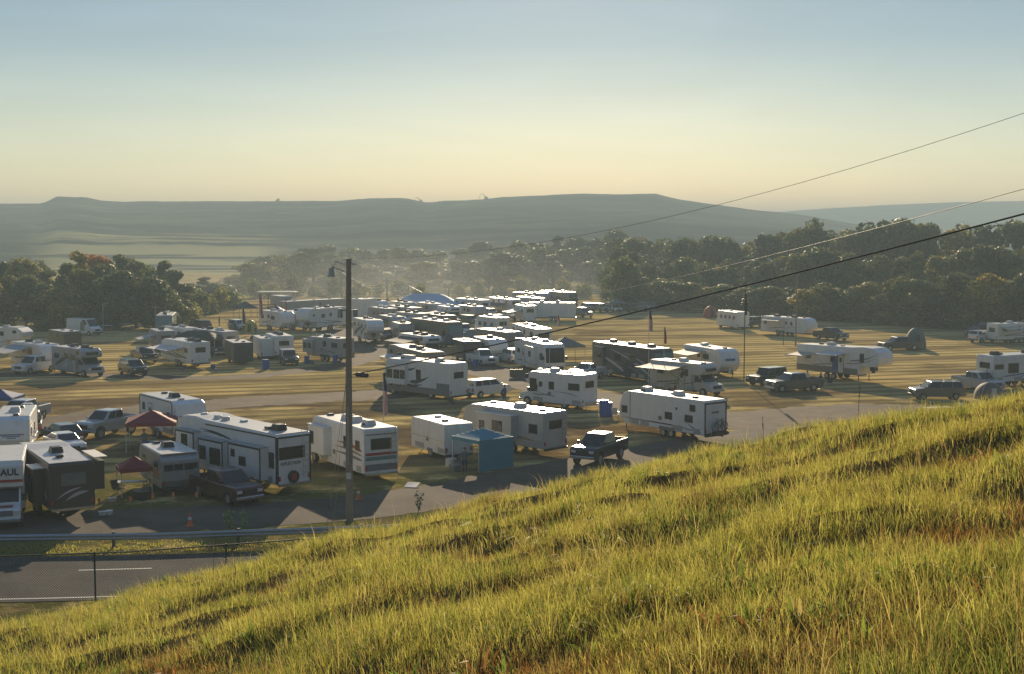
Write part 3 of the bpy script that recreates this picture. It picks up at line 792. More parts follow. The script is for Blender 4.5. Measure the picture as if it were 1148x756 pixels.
def grass_material():
    m = bpy.data.materials.new('grass_blade'); m.use_nodes = True; nt = m.node_tree; N = nt.nodes; K = nt.links
    b = N['Principled BSDF']; out = N['Material Output']
    a = N.new('ShaderNodeAttribute'); a.attribute_name = 'tint'
    K.new(a.outputs['Color'], b.inputs['Base Color']); b.inputs['Roughness'].default_value = .55; b.inputs['Specular IOR Level'].default_value = .08
    tr = N.new('ShaderNodeBsdfTranslucent'); 
    mu = N.new('ShaderNodeMix'); mu.data_type = 'RGBA'; mu.blend_type = 'MULTIPLY'; mu.inputs[0].default_value = 1; mu.inputs[7].default_value = (1.25, 1.2, .75, 1)
    K.new(a.outputs['Color'], mu.inputs[6]); K.new(mu.outputs[2], tr.inputs['Color'])
    mx = N.new('ShaderNodeMixShader'); mx.inputs[0].default_value = .5
    K.new(b.outputs[0], mx.inputs[1]); K.new(tr.outputs[0], mx.inputs[2]); K.new(mx.outputs[0], out.inputs['Surface'])
    return m
GRASSM = grass_material()
PAL = [(.30, .305, .09), (.38, .35, .13), (.16, .20, .06), (.25, .17, .075)]
def wedge(n, y0, y1, seed, p=1.0):
    g = np.random.default_rng(seed); u = g.uniform(0, 1, n*3)
    y = YS*y0*(y1/y0)**(u**p)
    x = g.uniform(-1, 1, n*3)*(y*.49+3.0)
    keep = hill_z(x, y) > 0
    return x[keep][:n], y[keep][:n]
def patchiness(x, y):
    # low matted hollows and tall tufts
    return np.clip(1 + .45*fbm(x, y, 77, 4, .9) + .75*lumps(x, y), .28, 1.8)
def build_grass(q=1.0):
    x, y = wedge(int(38000*q), 2.6, 34, 1)
    blades(x, y, 14, .20, .0038, .15, 'meadow_grass', 'sunlit yellow-green grass covering the near bank', PAL, .45, patchiness, 1)
    x, y = wedge(int(3400*q), 3, 30, 2)
    k = fbm(x, y, 90, 3, .7) + lumps(x, y)*.8 > .15; x, y = x[k], y[k]
    blades(x, y, 44, .34, .0034, .10, 'tall_grass', 'taller arching tufts standing above the bank grass', [(.32, .33, .09), (.40, .37, .12), (.20, .25, .065), (.28, .25, .075)], .75, None, 2)
    x, y = wedge(int(9000*q), 3, 34, 3)
    k = np.maximum(fbm(x, y, 61, 4, .6), -lumps(x, y)*1.2) > .36; x, y = x[k], y[k]
    blades(x, y, 20, .17, .005, .2, 'rusty_undergrowth', 'matted reddish brown weeds in hollows of the bank', [(.15, .095, .045), (.19, .14, .065), (.08, .07, .03), (.19, .095, .04)], .55, None, 3)
build_grass(1.0)
def stalks():
    x, y = wedge(2600, 3.5, 32, 8)
    k = fbm(x, y, 33, 3, .6) > -.1; x, y = x[k], y[k]
    blades(x, y, 3, .52, .0045, .12, 'dry_seed_stalks', 'scattered dry straw-coloured seed stalks over the bank', [(.34, .28, .15), (.30, .22, .11), (.22, .15, .08), (.38, .32, .18)], .45, None, 8)
    x, y = wedge(1500, 3.0, 22, 9)
    k = fbm(x, y, 34, 3, .8) > .2; x, y = x[k], y[k]
    blades(x, y, 9, .20, .022, .10, 'broadleaf_weeds', 'low broad-leaved green weeds among the bank grass', [(.12, .19, .05), (.16, .22, .06), (.10, .15, .04), (.20, .10, .05)], .8, None, 9)
stalks()
# verge between the guardrail and the highway, and by the service road
def verge():
    g = np.random.default_rng(5)
    n = 1500; x = g.uniform(-50, 6, n); yb = YS*np.interp(x, [-60, -40, -20, 0, 20], [39.0, 39.4, 40.0, 41.6, 45.3])
    y = yb + g.normal(0, .8, n)
    blades(x, y, 12, .16, .008, .2, 'verge_grass', 'short grass strip between the guardrail and the highway', PAL, .5, None, 5, zfun=lambda a, b: np.zeros_like(a))
verge()
# ---------------------------------------------------------------- trees
def leaf_mat():
    m = bpy.data.materials.new('foliage'); m.use_nodes = True; nt = m.node_tree; N = nt.nodes; K = nt.links
    b = N['Principled BSDF']; out = N['Material Output']; b.inputs['Roughness'].default_value = .6; b.inputs['Specular IOR Level'].default_value = .25
    a = N.new('ShaderNodeAttribute'); a.attribute_name = 'tint'
    oi = N.new('ShaderNodeObjectInfo')
    m1 = N.new('ShaderNodeMix'); m1.data_type = 'RGBA'; m1.blend_type = 'MULTIPLY'; m1.inputs[0].default_value = 1
    K.new(a.outputs['Color'], m1.inputs[6]); K.new(oi.outputs['Color'], m1.inputs[7]); K.new(m1.outputs[2], b.inputs['Base Color'])
    tr = N.new('ShaderNodeBsdfTranslucent'); K.new(m1.outputs[2], tr.inputs['Color'])
    mx = N.new('ShaderNodeMixShader'); mx.inputs[0].default_value = .45; K.new(b.outputs[0], mx.inputs[1]); K.new(tr.outputs[0], mx.inputs[2]); K.new(mx.outputs[0], out.inputs['Surface'])
    return m
LEAF = leaf_mat()
BARK = mat('bark', (.09, .07, .05), .9, var=.3, scale=6, bump=.4)
def crown_mesh(seed, H, rad, low, nl, nleaf, size, conic=0.0):
    """H crown top, low crown bottom, rad half width; lobes of leaf-sized faces"""
    g = np.random.default_rng(seed); C = []; Rr = []
    hc = (H-low)
    for i in range(nl):
        t = g.uniform(0, 1)**.8; z = low + hc*(.05 + .83*t)
        rr = rad*(math.sin(math.pi*min(1, .16+.80*t))**.7)*(1 - conic*t)
        a = i*2.4 + g.uniform(-.6, .6); d = rr*g.uniform(.25, .78)
        C.append((math.cos(a)*d, math.sin(a)*d, z)); Rr.append(rad*g.uniform(.26, .46)*(1-conic*t*.6))
    C.append((0, 0, low+hc*.45)); Rr.append(rad*.55); C.append((g.uniform(-.2, .2)*rad, 0, H-rad*.32)); Rr.append(rad*.34)
    C = np.array(C); Rr = np.array(Rr); w = Rr**2; k = g.choice(len(C), nleaf, p=w/w.sum())
    v = g.normal(0, 1, (nleaf, 3)); v /= np.linalg.norm(v, axis=1)[:, None]
    rr = g.uniform(.62, 1.06, nleaf)**.5 * (1 + .16*np.sin(v[:, 0]*7 + k) * np.sin(v[:, 2]*6 + k*2))
    p = C[k] + v*Rr[k][:, None]*rr[:, None]*np.array([1, 1, .82])
    nrm = v + g.normal(0, .38, (nleaf, 3)); nrm /= np.linalg.norm(nrm, axis=1)[:, None]
    u = np.cross(nrm, g.normal(0, 1, (nleaf, 3))); u /= np.linalg.norm(u, axis=1)[:, None]; q = np.cross(nrm, u)
    s = size*g.uniform(.5, 1.25, nleaf)[:, None]
    V = np.stack([p-u*s*.5-q*s*.2, p+u*s*.15-q*s*.5, p+u*s*.55+q*s*.15, p-u*s*.1+q*s*.5], 1)
    me = bpy.data.meshes.new('crown'); me.vertices.add(nleaf*4); me.vertices.foreach_set('co', V.reshape(-1))
    me.loops.add(nleaf*4); me.loops.foreach_set('vertex_index', np.arange(nleaf*4, dtype=np.int32))
    me.polygons.add(nleaf); me.polygons.foreach_set('loop_start', np.arange(0, nleaf*4, 4, dtype=np.int32)); me.update(calc_edges=True)
    lobe_t = g.uniform(.75, 1.3, len(C))
    c = np.array([.145, .165, .065])*(g.uniform(.65, 1.35, nleaf)*lobe_t[k])[:, None]
    sel = g.uniform(0, 1, nleaf) < .1; c[sel] = c[sel]*np.array([1.7, 1.35, .9])
    at_ = me.color_attributes.new('tint', 'FLOAT_COLOR', 'POINT')
    at_.data.foreach_set('color', np.repeat(np.concatenate([c, np.ones((nleaf, 1))], 1), 4, axis=0).reshape(-1).astype(np.float32))
    me.materials.append(LEAF); return me, C
def trunk_mb(H, low, C, seed):
    g = random.Random(seed); t = MB(); r0 = .02*H + .05
    t.tube([(0, 0, -.1), (.05, .02, low*.6), (.1*g.uniform(-1, 1), .1, low+.3), (.3*g.uniform(-1, 1), .2*g.uniform(-1, 1), H*.75)], [r0*1.3, r0, r0*.75, r0*.2], 8)
    for c in list(C)[:7]:
        z = max(low*.7, min(c[2]*.55, low*1.3)); t.tube([(0, 0, z), (c[0]*.5, c[1]*.5, z+(c[2]-z)*.6), (c[0]*.9, c[1]*.9, c[2])], [r0*.45, r0*.3, r0*.08], 5)
    return t
TREES = []
def proto(seed, H, rad, low, nl, nleaf, size, conic=0.0):
    me, C = crown_mesh(seed, H, rad, low, nl, nleaf, size, conic)
    tb = trunk_mb(H, low, C, seed); tm = None
    o = tb.build('trunk', BARK); tm = o.data; bpy.data.objects.remove(o)
    return me, tm
PR = [proto(1, 14, 5.6, .5, 18, 5000, .60), proto(2, 15, 5.0, .6, 18, 4800, .58), proto(3, 12, 5.8, .3, 18, 4800, .6), proto(4, 17, 5.4, .7, 22, 5600, .62),
      proto(5, 13, 5.0, .4, 14, 3600, .55), proto(6, 16, 4.2, .4, 18, 4200, .55, .45)]
BUSH = [proto(7, 3.4, 2.3, .1, 9, 1100, .36), proto(8, 2.6, 2.8, .05, 10, 1100, .36)]
def tree(x, y, k, s, tint, zs=1.0, bush=False, z=0):
    me, tm = (BUSH if bush else PR)[k]
    if not bush and z == 0 and y < 358: x, y = x*.96, y*.96
    t = empty('bush' if bush else 'broadleaf_tree', (x, y, z), rng.uniform(0, 6.28)); t.scale = (s, s, s*zs)
    for n_, m_ in (('crown', me), ('trunk', tm)):
        o = bpy.data.objects.new(n_, m_); col.objects.link(o); o.parent = t; o.color = (*tint, 1)
    return t
def top_scale(x, y, k, ypix):
    """scale so that the tree top reaches the given picture row"""
    H = [14, 15, 12, 17, 13, 16][k]
    return max(.35, (CH + (HZ - ypix)*y/F)/H)
TINTS = {'dark green': (.8, .85, .85), 'mid green': (1.1, 1.1, .9), 'olive': (1.5, 1.25, .85), 'yellowing': (2.3, 1.6, .7), 'rust orange': (3.4, 1.35, .55), 'deep green': (.6, .7, .75)}
def word(t): return TINTS[t]
def row(items, where, group):
    items.sort(key=lambda q: proj((q[0], q[1], 5))[0])
    for i, (x, y, k, s, tn, zs) in enumerate(items):
        t = tree(x, y, k, s, word(tn), zs)
        TREES.append((t, tn, where, group, i))
ORD = ['first', 'second', 'third', 'fourth', 'fifth', 'sixth', 'seventh', 'eighth', 'ninth', 'tenth', 'eleventh', 'twelfth', 'thirteenth', 'fourteenth', 'fifteenth', 'sixteenth',
       'seventeenth', 'eighteenth', 'nineteenth', 'twentieth']
def ordw(i):
    if i < 20: return ORD[i]
    t = ['twenty', 'thirty', 'forty', 'fifty', 'sixty', 'seventy'][i//10-2]
    return t + '-' + ORD[i % 10-1] if i % 10 else {'twenty': 'twentieth', 'thirty': 'thirtieth', 'forty': 'fortieth', 'fifty': 'fiftieth', 'sixty': 'sixtieth', 'seventy': 'seventieth'}[t]
g = random.Random(42)
def mk(px, Y, ytop, tn=None, k=None, jit=4):
    Y = Y*YS; k = g.randrange(6) if k is None else k
    x = (px-CX)/F*Y; yt = ytop + g.uniform(-jit, jit)
    s = top_scale(x, Y, k, yt); w = g.uniform(.85, 1.15)
    # keep crowns broad even when short
    sx = max(s, .85 if Y < 350 else 1.35)*w
    tn = tn or g.choices(['dark green', 'mid green', 'olive', 'yellowing', 'deep green'], [4, 3, 2.6, .9, 2])[0]
    return (x, Y, k, sx, tn, s/sx)
# left-hand wood
L1 = []
for px, yt in [(-60, 300), (-38, 296), (-15, 300), (8, 306), (28, 303), (50, 312), (70, 318), (92, 302), (112, 296), (132, 300), (152, 316), (172, 308), (190, 322), (206, 326)]:
    L1.append(mk(px, g.uniform(137, 145), yt))
L2 = []
for px, yt, tn in [(-45, 292, None), (-20, 290, 'olive'), (5, 290, None), (28, 292, 'olive'), (52, 300, None), (75, 292, None), (90, 281, 'yellowing'), (108, 284, 'rust orange'), (124, 290, 'rust orange'), (136, 282, 'dark green'), (150, 292, None), (168, 296, None),
                   (184, 291, 'dark green'), (197, 300, 'dark green'), (210, 315, None)]:
    L2.append(mk(px, g.uniform(150, 162), yt, tn, jit=2))
row(L1, 'front row of the left wood', 'trees of the wood on the left')
row(L2, 'back row of the left wood', 'trees of the wood on the left')
L3 = [mk(px, g.uniform(185, 200), yt, jit=2) for px, yt in [(150, 300), (-5, 288), (45, 288), (215, 322), (228, 328), (242, 333)]]
row(L3, 'farthest row of the left wood', 'trees of the wood on the left')
# hazy middle wood behind the camp
M1 = [mk(px, g.uniform(218, 240), yt, g.choices(['dark green', 'mid green', 'olive', 'deep green'], [4, 3, 2, 2])[0], jit=3) for px, yt in
      [(268, 308), (285, 295), (300, 288), (318, 284), (336, 284), (352, 280), (370, 284), (388, 290), (405, 296), (422, 300), (440, 298), (458, 300), (476, 294), (494, 296), (512, 290), (530, 292), (548, 286), (566, 284),
       (584, 288), (602, 280), (620, 284), (638, 278), (656, 276), (674, 278), (692, 270)]]
row(M1, 'front row of the hazy middle wood', 'trees of the wood behind the camp')
M2 = [mk(px, g.uniform(262, 290), yt, g.choices(['dark green', 'mid green', 'olive', 'deep green'], [4, 3, 2, 2])[0], jit=3) for px, yt in
      [(288, 290), (312, 282), (340, 276), (365, 276), (392, 282), (410, 278), (430, 276), (450, 278), (470, 276), (492, 278), (514, 276), (536, 272), (558, 274), (580, 270), (602, 272), (624, 266), (646, 268), (668, 266), (690, 262), (712, 264)]]
row(M2, 'back row of the hazy middle wood', 'trees of the wood behind the camp')
# right-hand wood
A = []
for i in range(27):
    px = 700 + i*18.5 + g.uniform(-4, 4)
    yt = np.interp(px, [700, 740, 790, 850, 900, 950, 1000, 1060, 1148, 1180], [296, 312, 322, 318, 316, 320, 314, 310, 300, 298]); Yb = np.interp(px, [700, 830, 900, 1000, 1148, 1200], [176, 163, 153, 143, 132, 130])
    A.append(mk(px, Yb + g.uniform(0, 4), yt, jit=8))
row(A, 'front row of the right wood', 'trees of the wood on the right')
B = []
for i in range(28):
    px = 694 + i*18.5 + g.uniform(-4, 4)
    yt = np.interp(px, [690, 740, 790, 850, 900, 950, 1000, 1060, 1148, 1220], [282, 286, 290, 290, 284, 286, 286, 280, 274, 268]); Yb = np.interp(px, [700, 830, 900, 1000, 1148, 1200], [190, 178, 168, 158, 148, 146])
    B.append(mk(px, Yb + g.uniform(0, 6), yt, jit=6))
row(B, 'second row of the right wood', 'trees of the wood on the right')
C_ = []
for i in range(29):
    px = 690 + i*18.5 + g.uniform(-4, 4)
    yt = np.interp(px, [690, 740, 780, 830, 880, 905, 950, 990, 1000, 1040, 1100, 1148, 1240], [268, 264, 266, 268, 254, 248, 258, 244, 246, 252, 252, 248, 244]); Yb = np.interp(px, [700, 830, 900, 1000, 1148, 1200], [214, 204, 194, 180, 170, 168])
    C_.append(mk(px, Yb + g.uniform(0, 6), yt, jit=5))
row(C_, 'rearmost row of the right wood', 'trees of the wood on the right')
cnt = {}
for t, tn, where, group, i in TREES:
    tag(t, '%s tree, %s from the left in the %s' % (tn, ordw(i), where), 'tree', group)
# bushes along the wood edges
bi = []
for px, py in [(222, 357), (234, 352), (246, 349), (212, 362), (258, 346), (200, 366), (470, 338), (790, 345), (850, 350), (285, 334), (305, 333), (330, 332), (352, 332), (375, 332), (402, 332), (425, 332), (447, 331), (515, 332), (537, 332), (560, 332), (585, 331), (610, 332), (632, 332), (655, 334), (680, 337), (880, 353), (912, 356), (938, 358), (968, 361), (995, 363), (1050, 364), (1075, 366), (1105, 366), (1140, 368), (1170, 370), (700, 344), (730, 344), (760, 344)]:
    p = at(px, py); bi.append((px, p))
bi.sort(key=lambda q: q[0])
for i, (px, p) in enumerate(bi):
    t = tree(p.x, p.y, i % 2, g.uniform(.9, 1.5), word(g.choice(['mid green', 'olive', 'dark green'])), 1, True)
    tag(t, 'low bush at the wood edge, %s bush from the left' % ordw(i), 'bush', 'bushes along the edge of the woods')
# ---------------------------------------------------------------- the camp, nearest first
# box truck
t = rv('truck', (27, 594), None, 7.4, 3.55, 'F', 'white box truck with blue lettering over its cab, at the left edge', heading=108, W=2.3, ac=(), vents=(), wins=[], cat='truck')
text('U-HAUL', .5, NAVY, t, (3.7-1.19, 0, 2.95), end_rot(True), bold=.03)
MB().box(3.7-1.22, 3.7-1.185, -1.1, 1.1, 2.42, 2.56).build('stripe', REDD, t)
MB().box(3.7-.75, 3.7-.3, -.6, .6, 1.245, 1.26).build('stripe', REDD, t)
for s in (-1, 1):
    text('U-HAUL', .9, NAVY, t, (-.9, s*1.16, 2.6), side_rot(s), bold=.03)
    MB().box(-3.6, 1.3, *sorted((s*1.14, s*1.156)), 1.0, 1.35).build('stripe', ORANGED, t)
# brown fifth wheel seen from behind
t = rv('fifth', (56, 587), None, 8.6, 3.5, 'R', 'dark brown camping trailer with a long pale roof, rear to the bank', heading=122, body=BROWN, low=DARK, acc=SILVD, W=2.5,
       slides=[(.12, .3, .9, 2.9, .6)], ac=(.42,), acm=ACB, ladder=False, sw=[(.05, 1.2, .5, 2.3, .3, .22), (.35, 1.0, .8, 2.0, -.2, .18, TAUPE)], endwin=False)
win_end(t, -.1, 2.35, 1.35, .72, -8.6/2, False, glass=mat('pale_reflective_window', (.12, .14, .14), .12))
mb = MB()
for k, (y0, z0, y1, z1, w) in enumerate([(.9, 1.25, -.5, 1.85, .12), (.4, 1.15, -.9, 1.6, .2)]):
    L_ = math.hypot(y1-y0, z1-z0); n_ = 9; tp = []; bt = []
    for i in range(n_+1):
        q = i/n_; kk = math.sin(math.pi*q); cy_ = y0+(y1-y0)*q; cz_ = z0+(z1-z0)*q+.12*kk
        tp.append((cy_, cz_+w*.5*kk+.004)); bt.append((cy_, cz_-w*.5*kk-.004))
    for i in range(n_):
        q4 = [bt[i], bt[i+1], tp[i+1], tp[i]]
        mb.loft([(-4.31, y, z) for y, z in q4], [(-4.29, y, z) for y, z in q4])
mb.build('stripe', SILVD, t)
s = -t['vis']
a = MB(); yy = s*1.26
a.loft([(-4.2, *sorted((yy, s*2.0))[0:1], 3.42), (-1.5, sorted((yy, s*2.0))[0], 3.42), (-1.5, sorted((yy, s*2.0))[1], 3.42), (-4.2, sorted((yy, s*2.0))[1], 3.42)],
       [(-4.2, sorted((yy, s*2.0))[0], 3.46), (-1.5, sorted((yy, s*2.0))[0], 3.46), (-1.5, sorted((yy, s*2.0))[1], 3.46), (-4.2, sorted((yy, s*2.0))[1], 3.46)])
a.build('awning', AWN_W, t)
so_ = MB().box(-4.1, -2.2, *sorted((s*1.24, s*1.85)), 1.6, 3.2).build('slide_out', BROWN, t, bevel=.02)
# white trailer with blue emblem on its nose
t = rv('trailer', (34, 517), 43, 7.5, 3.05, 'F', 'white camping trailer with a blue winged emblem on its nose, left edge', W=2.45, acc=BLUE, ac=(.5,), wins=[(.8, 1.9, .7, .6), (.4, 1.9, .9, .6)])
mb = MB()
for y0, y1, z0, z1 in [(-.85, .85, 1.86, 1.93), (-.6, .6, 1.74, 1.80), (-.3, .3, 1.62, 1.68)]: mb.box(7.5/2-.11, 7.5/2-.012, y0, y1, z0, z1)
mb.build('emblem', BLUE, t)
car('suv', (37, 543), None, 'F', 'white', 'white car, only its roof and dark windows showing behind the brown trailer', heading=172, L=4.9)
car('sedan', (70, 513), 48, 'F', 'white', 'small white car wedged between the emblem trailer and the brown trailer')
car('hatch', (69, 501), 45, 'R', 'navy', 'dark blue car with a lit orange tail lamp behind the emblem trailer')
car('pickup', (47, 492), 84, 'R', 'darkgrey', 'dark grey pickup truck showing its tailgate and rear window', heading=108, L=5.6)
t = car('pickup', (16, 478), 58, 'F', 'silver', 'silver pickup truck carrying a white tank, behind the grey tailgate', L=5.8, load=None)

tk = MB(); tk.cyl((0, 0, .5), (0, 0, 1), .48, .95, 16); tk = tk.build('water_tank', ACW, None, bevel=.12, smooth=False); p = at(31, 478); tk.location = (p.x, p.y, .95)
tag(tk, 'round white water tank standing against the silver pickup', 'tank')
st = MB(); st.box(-.5, .5, -.5, .5, -.95, -.001); st.build('stand', TRIM, tk)
car('pickup', (104, 495), 160, 'F', 'silver', 'silver lifted pickup truck with big tyres beside the red canopy', L=5.6, lift=.22, lod=0)
# trailer behind the red canopy
t = rv('trailer', (199, 499), 157, 7.6, 3.2, 'F', 'white camping trailer with black corner trims behind the red canopy', trim=True, ac=(.55,), acm=ACB, vents=(.2, .8), sw=[], W=2.5,
       wins=[(.12, 2.3, .5, .5), (.12, 1.5, .4, .3), (.78, 1.9, .6, .7)], door=.3)
text('TRANSCEND', .34, NAVY, t, (7.6/2+.012-.07, 0, 2.02), (R(90+9), 0, R(90)), bold=.02)
# old trailer with orange stripe
t = rv('old', (181, 557), 156, 5.4, 2.55, 'R', 'old silver and beige camping trailer with an orange side stripe', body=mat('aged_aluminium', (.34, .35, .36), .4, .35, dirt=.35), acc=ORANGED, ac=(.55,), W=2.4,
       sw=[(.02, 1.25, .98, 1.3, .03, .26), (.02, 1.0, .98, 1.02, .02, .1, TAN)], wins=[(.75, 1.75, .7, .5), (.2, 1.75, .7, .5)], vents=(.85,))
car('pickup', (264, 570), 211, 'F', 'maroon', 'dark maroon pickup truck parked nose out by the service road', L=5.7, lod=0)
# the big white fifth wheel
t = rv('fifth', (311, 558), 198, 11.8, 4.0, 'R', 'long white fifth wheel trailer with black-edged slide-outs and rear ladder', trim=True, W=2.5, acc=NAVY,
       slides=[(.74, .93, 1.85, 3.1, .55, ((.5, .5, .7, .75),)), (.44, .68, .85, 2.85, .6, ((.3, .5, 1.2, 1.0), (.82, .55, .7, .8))), (.08, .38, .95, 2.95, .6, ((.85, .7, .4, .4), (.55, .5, .7, .5)))],
       ac=(.14,), acm=ACB, sw=[(.05, 1.0, .25, 1.6, .1, .2), (.42, 2.95, .75, 3.3, .1, .14), (.5, 3.05, .72, 3.15, .08, .09), (.7, 2.3, .95, 2.9, -.2, .2), (.72, 2.0, .96, 2.4, -.2, .1), (.1, 1.3, .4, 1.9, -.2, .22)], endwin=False, wins=[(.05, 2.2, .5, .9), (.6, 3.12, .5, .45)])
v = t['vis']
win_end(t, .15, 2.62, 1.9, .78, -11.8/2, False)
text('REFLECTION', .26, GREYD, t, (-5.9-.012, .25, 1.98), end_rot(False), bold=.03)
text('OUTLAND', .3, SILVD, t, (-5.9-.026, -.2, 2.62), end_rot(False)) if False else None
mb = MB(); mb.cyl((-5.95, .1, 1.15), (1, 0, 0), .38, .18, 18); mb.build('spare_wheel', TYRE, t)
mb = MB(); mb.cyl((-6.05, .1, 1.15), (1, 0, 0), .2, .03, 12); mb.build('spare_wheel_cover', REDD, t)
for u in (.62, .70, .84): # domes and vents near the nose
    MB().cyl(((u-.5)*11.8, .2, 3.98), (0, 0, 1), .32, .3, 16, r2=.24).build('roof_dome', ACW, t, bevel=.05)
# motorhome behind the utility pole
t = rv('classC', (408, 540), 344, 9.3, 3.35, 'R', 'white motorhome with red and teal bands right behind the utility pole', body=WHITE, W=2.5, acc=REDD, ladder=True,
       slides=[(.55, .83, 1.0, 2.85, .6, ((.75, .55, .6, .8),))], ac=(.2, .42, .55), acm=ACW, wins=[(.3, 2.2, .6, .7), (.1, 2.2, .6, .6)],
       sw=[(.02, 1.9, .45, 2.1, .1, .2, REDD), (.02, 1.6, .5, 1.75, .1, .15, TAN), (.02, 1.3, .5, 1.4, .05, .2, GREYD)], endwin=False)
X0 = -9.3/2
win_end(t, 0, 2.35, 1.5, .75, X0, False)
for (z0, z1, m) in [(2.95, 3.02, GREYD), (1.62, 1.8, REDD), (1.3, 1.55, mat('teal_decal', (.10, .22, .24), .4)), (.62, 1.05, GREYD)]:
    MB().box(X0-.012, X0+.02, -1.12, 1.12, z0, z1).build('band', m, t)
# cargo trailer
t = rv('cargo', (498, 518), 461, 5.2, 2.6, 'R', 'white enclosed cargo trailer beside the teal canopy tent', W=2.3, ac=(), vents=(.3, .7), door=None, name='cargo_trailer')
for s in (-1, 1): MB().box(-2.5, 2.4, *sorted((s*1.14, s*1.163)), 1.35, 1.40).build('trim_strip', CHROME, t)
for s in (-1, 1): MB().box(-2.615, -2.58, s*.56-.52, s*.56+.52, .6, 2.4).build('rear_door', WHITE, t, bevel=.02)
# beige trailer behind the teal tent
t = rv('trailer', (609, 514), 518, 8.6, 3.2, 'R', 'pale grey camping trailer with a long bright roof behind the teal tent', body=mat('pale_grey_fibreglass', (.42, .41, .38), .4, dirt=.25), W=2.5, acc=TAN, low=GREYP,
       slides=[(.3, .72, 1.0, 2.8, .7, ((.4, .55, 1.0, .7), (.85, .5, .5, .6)))], ac=(.42,), acm=ACW, vents=(.12, .78), wins=[(.12, 2.0, .8, .6)], ladder=True)
# black truck
car('pickup', (667, 525), 705, 'F', 'black', 'black lifted pickup truck parked nose out below the bank edge', L=5.6, lift=.15, lod=0)
# toy hauler with bikes
t = rv('trailer', (789, 498), 694, 9.6, 3.25, 'R', 'long white toy hauler trailer with black rear ramp frame and bicycles', W=2.5, acc=NAVY, ac=(.42, .8), acm=ACW, trim=False, ladder=False, endwin=False,
       wins=[(.13, 2.6, .55, .45), (.17, 1.75, .8, .5), (.4, 1.75, .75, .5), (.93, 1.75, .6, .5), (.31, 2.4, .12, .12)], sw=[(.25, 1.05, .98, 1.1, .0, .10), (.06, .95, .2, 1.5, -.1, .1, GREYD), (.03, .8, .15, 1.2, -.1, .12, GREYD), (.1, .9, .3, 1.2, -.1, .08, GREYD)])
Xr = -9.6/2
fr = MB()
for (a, b, c, d) in [(-1.2, -1.06, .65, 3.1), (1.06, 1.2, .65, 3.1), (-1.058, 1.058, 2.98, 3.1), (-1.058, 1.058, .65, .75)]: fr.box(Xr-.012, Xr+.03, a, b, c, d)
fr.build('ramp_frame', TRIM, t)
MB().box(Xr-.014, Xr+.02, -.35, .45, 2.25, 2.4).build('emblem', GREYD, t)
MB().box((.86-.5)*9.6-.03, (.86-.5)*9.6+.03, *sorted((t['vis']*1.2, t['vis']*1.262)), .7, 3.2).build('corner_trim', TRIM, t)
TH = t
# class C in the middle
t = rv('classC', (652, 461), 581, 7.4, 3.2, 'R', 'white cabover motorhome with dark wavy stripes, facing left mid-camp', W=2.4, acc=GREYD, ac=(.55,), acm=ACW, vents=(.3, .8),
       wins=[(.12, 2.1, 1.2, .55), (.47, 2.05, .55, .65), (.64, 2.1, .3, .4), (.76, 2.15, .75, .8), (.86, 2.75, .35, .35)], sw=[(.4, 1.1, .75, 1.6, -.15, .07), (.05, 1.25, .45, 1.5, .12, .06), (.78, 1.2, .45, 1.4, .16, .09)])
car('suv', (531, 448), 573, 'R', 'white', 'white sport utility car alone on the grass beside the camp road', L=4.9, lod=0)
# class A
t = rv('classA', (504, 450), 430, 9.4, 3.55, 'R', 'white and tan motorhome with dark swooshes facing left toward the pole', W=2.5, low=TAUPE, acc=NAVY, ac=(.28, .72, .8), acm=ACW,
       slides=[(.62, .9, 1.15, 3.15, .45, ((.84, .5, .75, .8), (.45, .5, .8, .8), (.12, .5, .6, .8)))], wins=[(.46, 2.2, .6, .95)],
       sw=[(.6, 1.45, .3, 2.15, .2, .34), (.66, 1.2, .4, 1.35, .2, .26), (.97, 1.1, .88, 1.9, .1, .22), (.92, .85, .8, 1.5, .1, .2), (.62, 2.6, .5, 2.9, .05, .2), (.86, .7, .7, 1.2, .1, .2)])
MB().box(-4.65, -2.9, *sorted((t['vis']*1.2, t['vis']*1.262)), .5, 1.6).build('rear_bay', GREYD, t)
# second row
rv('fifth', (474, 431), 434, 10.5, 3.55, 'R', 'tan-sided camping trailer with small awnings, just behind the swoosh motorhome', body=TAUPE, W=2.5, acc=SILVD, ac=(.35, .55), acm=ACB, awn=[(.45, .65, 1.2, 2.6, .3, AWN_W), (.72, .95, 1.2, 2.5, .3, AWN_W)], lod=1, endwin=False, ladder=False)
rv('classC', (481, 405), 447, 8.2, 3.0, 'F', 'cabover motorhome with dark awning, second row left of the camp road', W=2.35, acc=NAVY, ac=(.35, .6), acm=ACB, awn=[(.1, .75, 2.6, 2.7, .5, AWN_D)], lod=1)
rv('cargo', (520, 407), 506, 5.5, 2.6, 'F', 'dark cargo trailer with a pale roof beside the white pickup', body=DARK, W=2.3, ac=(), lod=1, door=None)
rv('classA', (503, 391), 460, 11.5, 3.6, 'F', 'long dark green motorhome with a teal windshield', body=OLIVE, acc=DARK, capglass=GLASST, ac=(.2, .45, .75), acm=ACW, lod=1)
rv('old', (447, 386), 438, 6.0, 2.9, 'R', 'pale camping trailer end-on with small square window, left of the green motorhome', body=GREYP, ac=(.5,), lod=1, awn=[(.2, .7, 2.0, 2.3, .3, AWN_T)])
rv('trailer', (556, 380), 532, 6.8, 3.15, 'R', 'white camping trailer with three dark windows and shaded right flank', W=2.5, wins=[(.2, 2.1, .9, .6), (.5, 2.1, .9, .6), (.75, 2.1, .8, .6)], ac=(.6,), lod=1)
rv('trailer', (571, 400), 533, 9.0, 3.1, 'F', 'tan camping trailer with bright roof behind the white pickup', body=TAUPE, acc=BROWN, ac=(.5,), acm=ACW, lod=1)
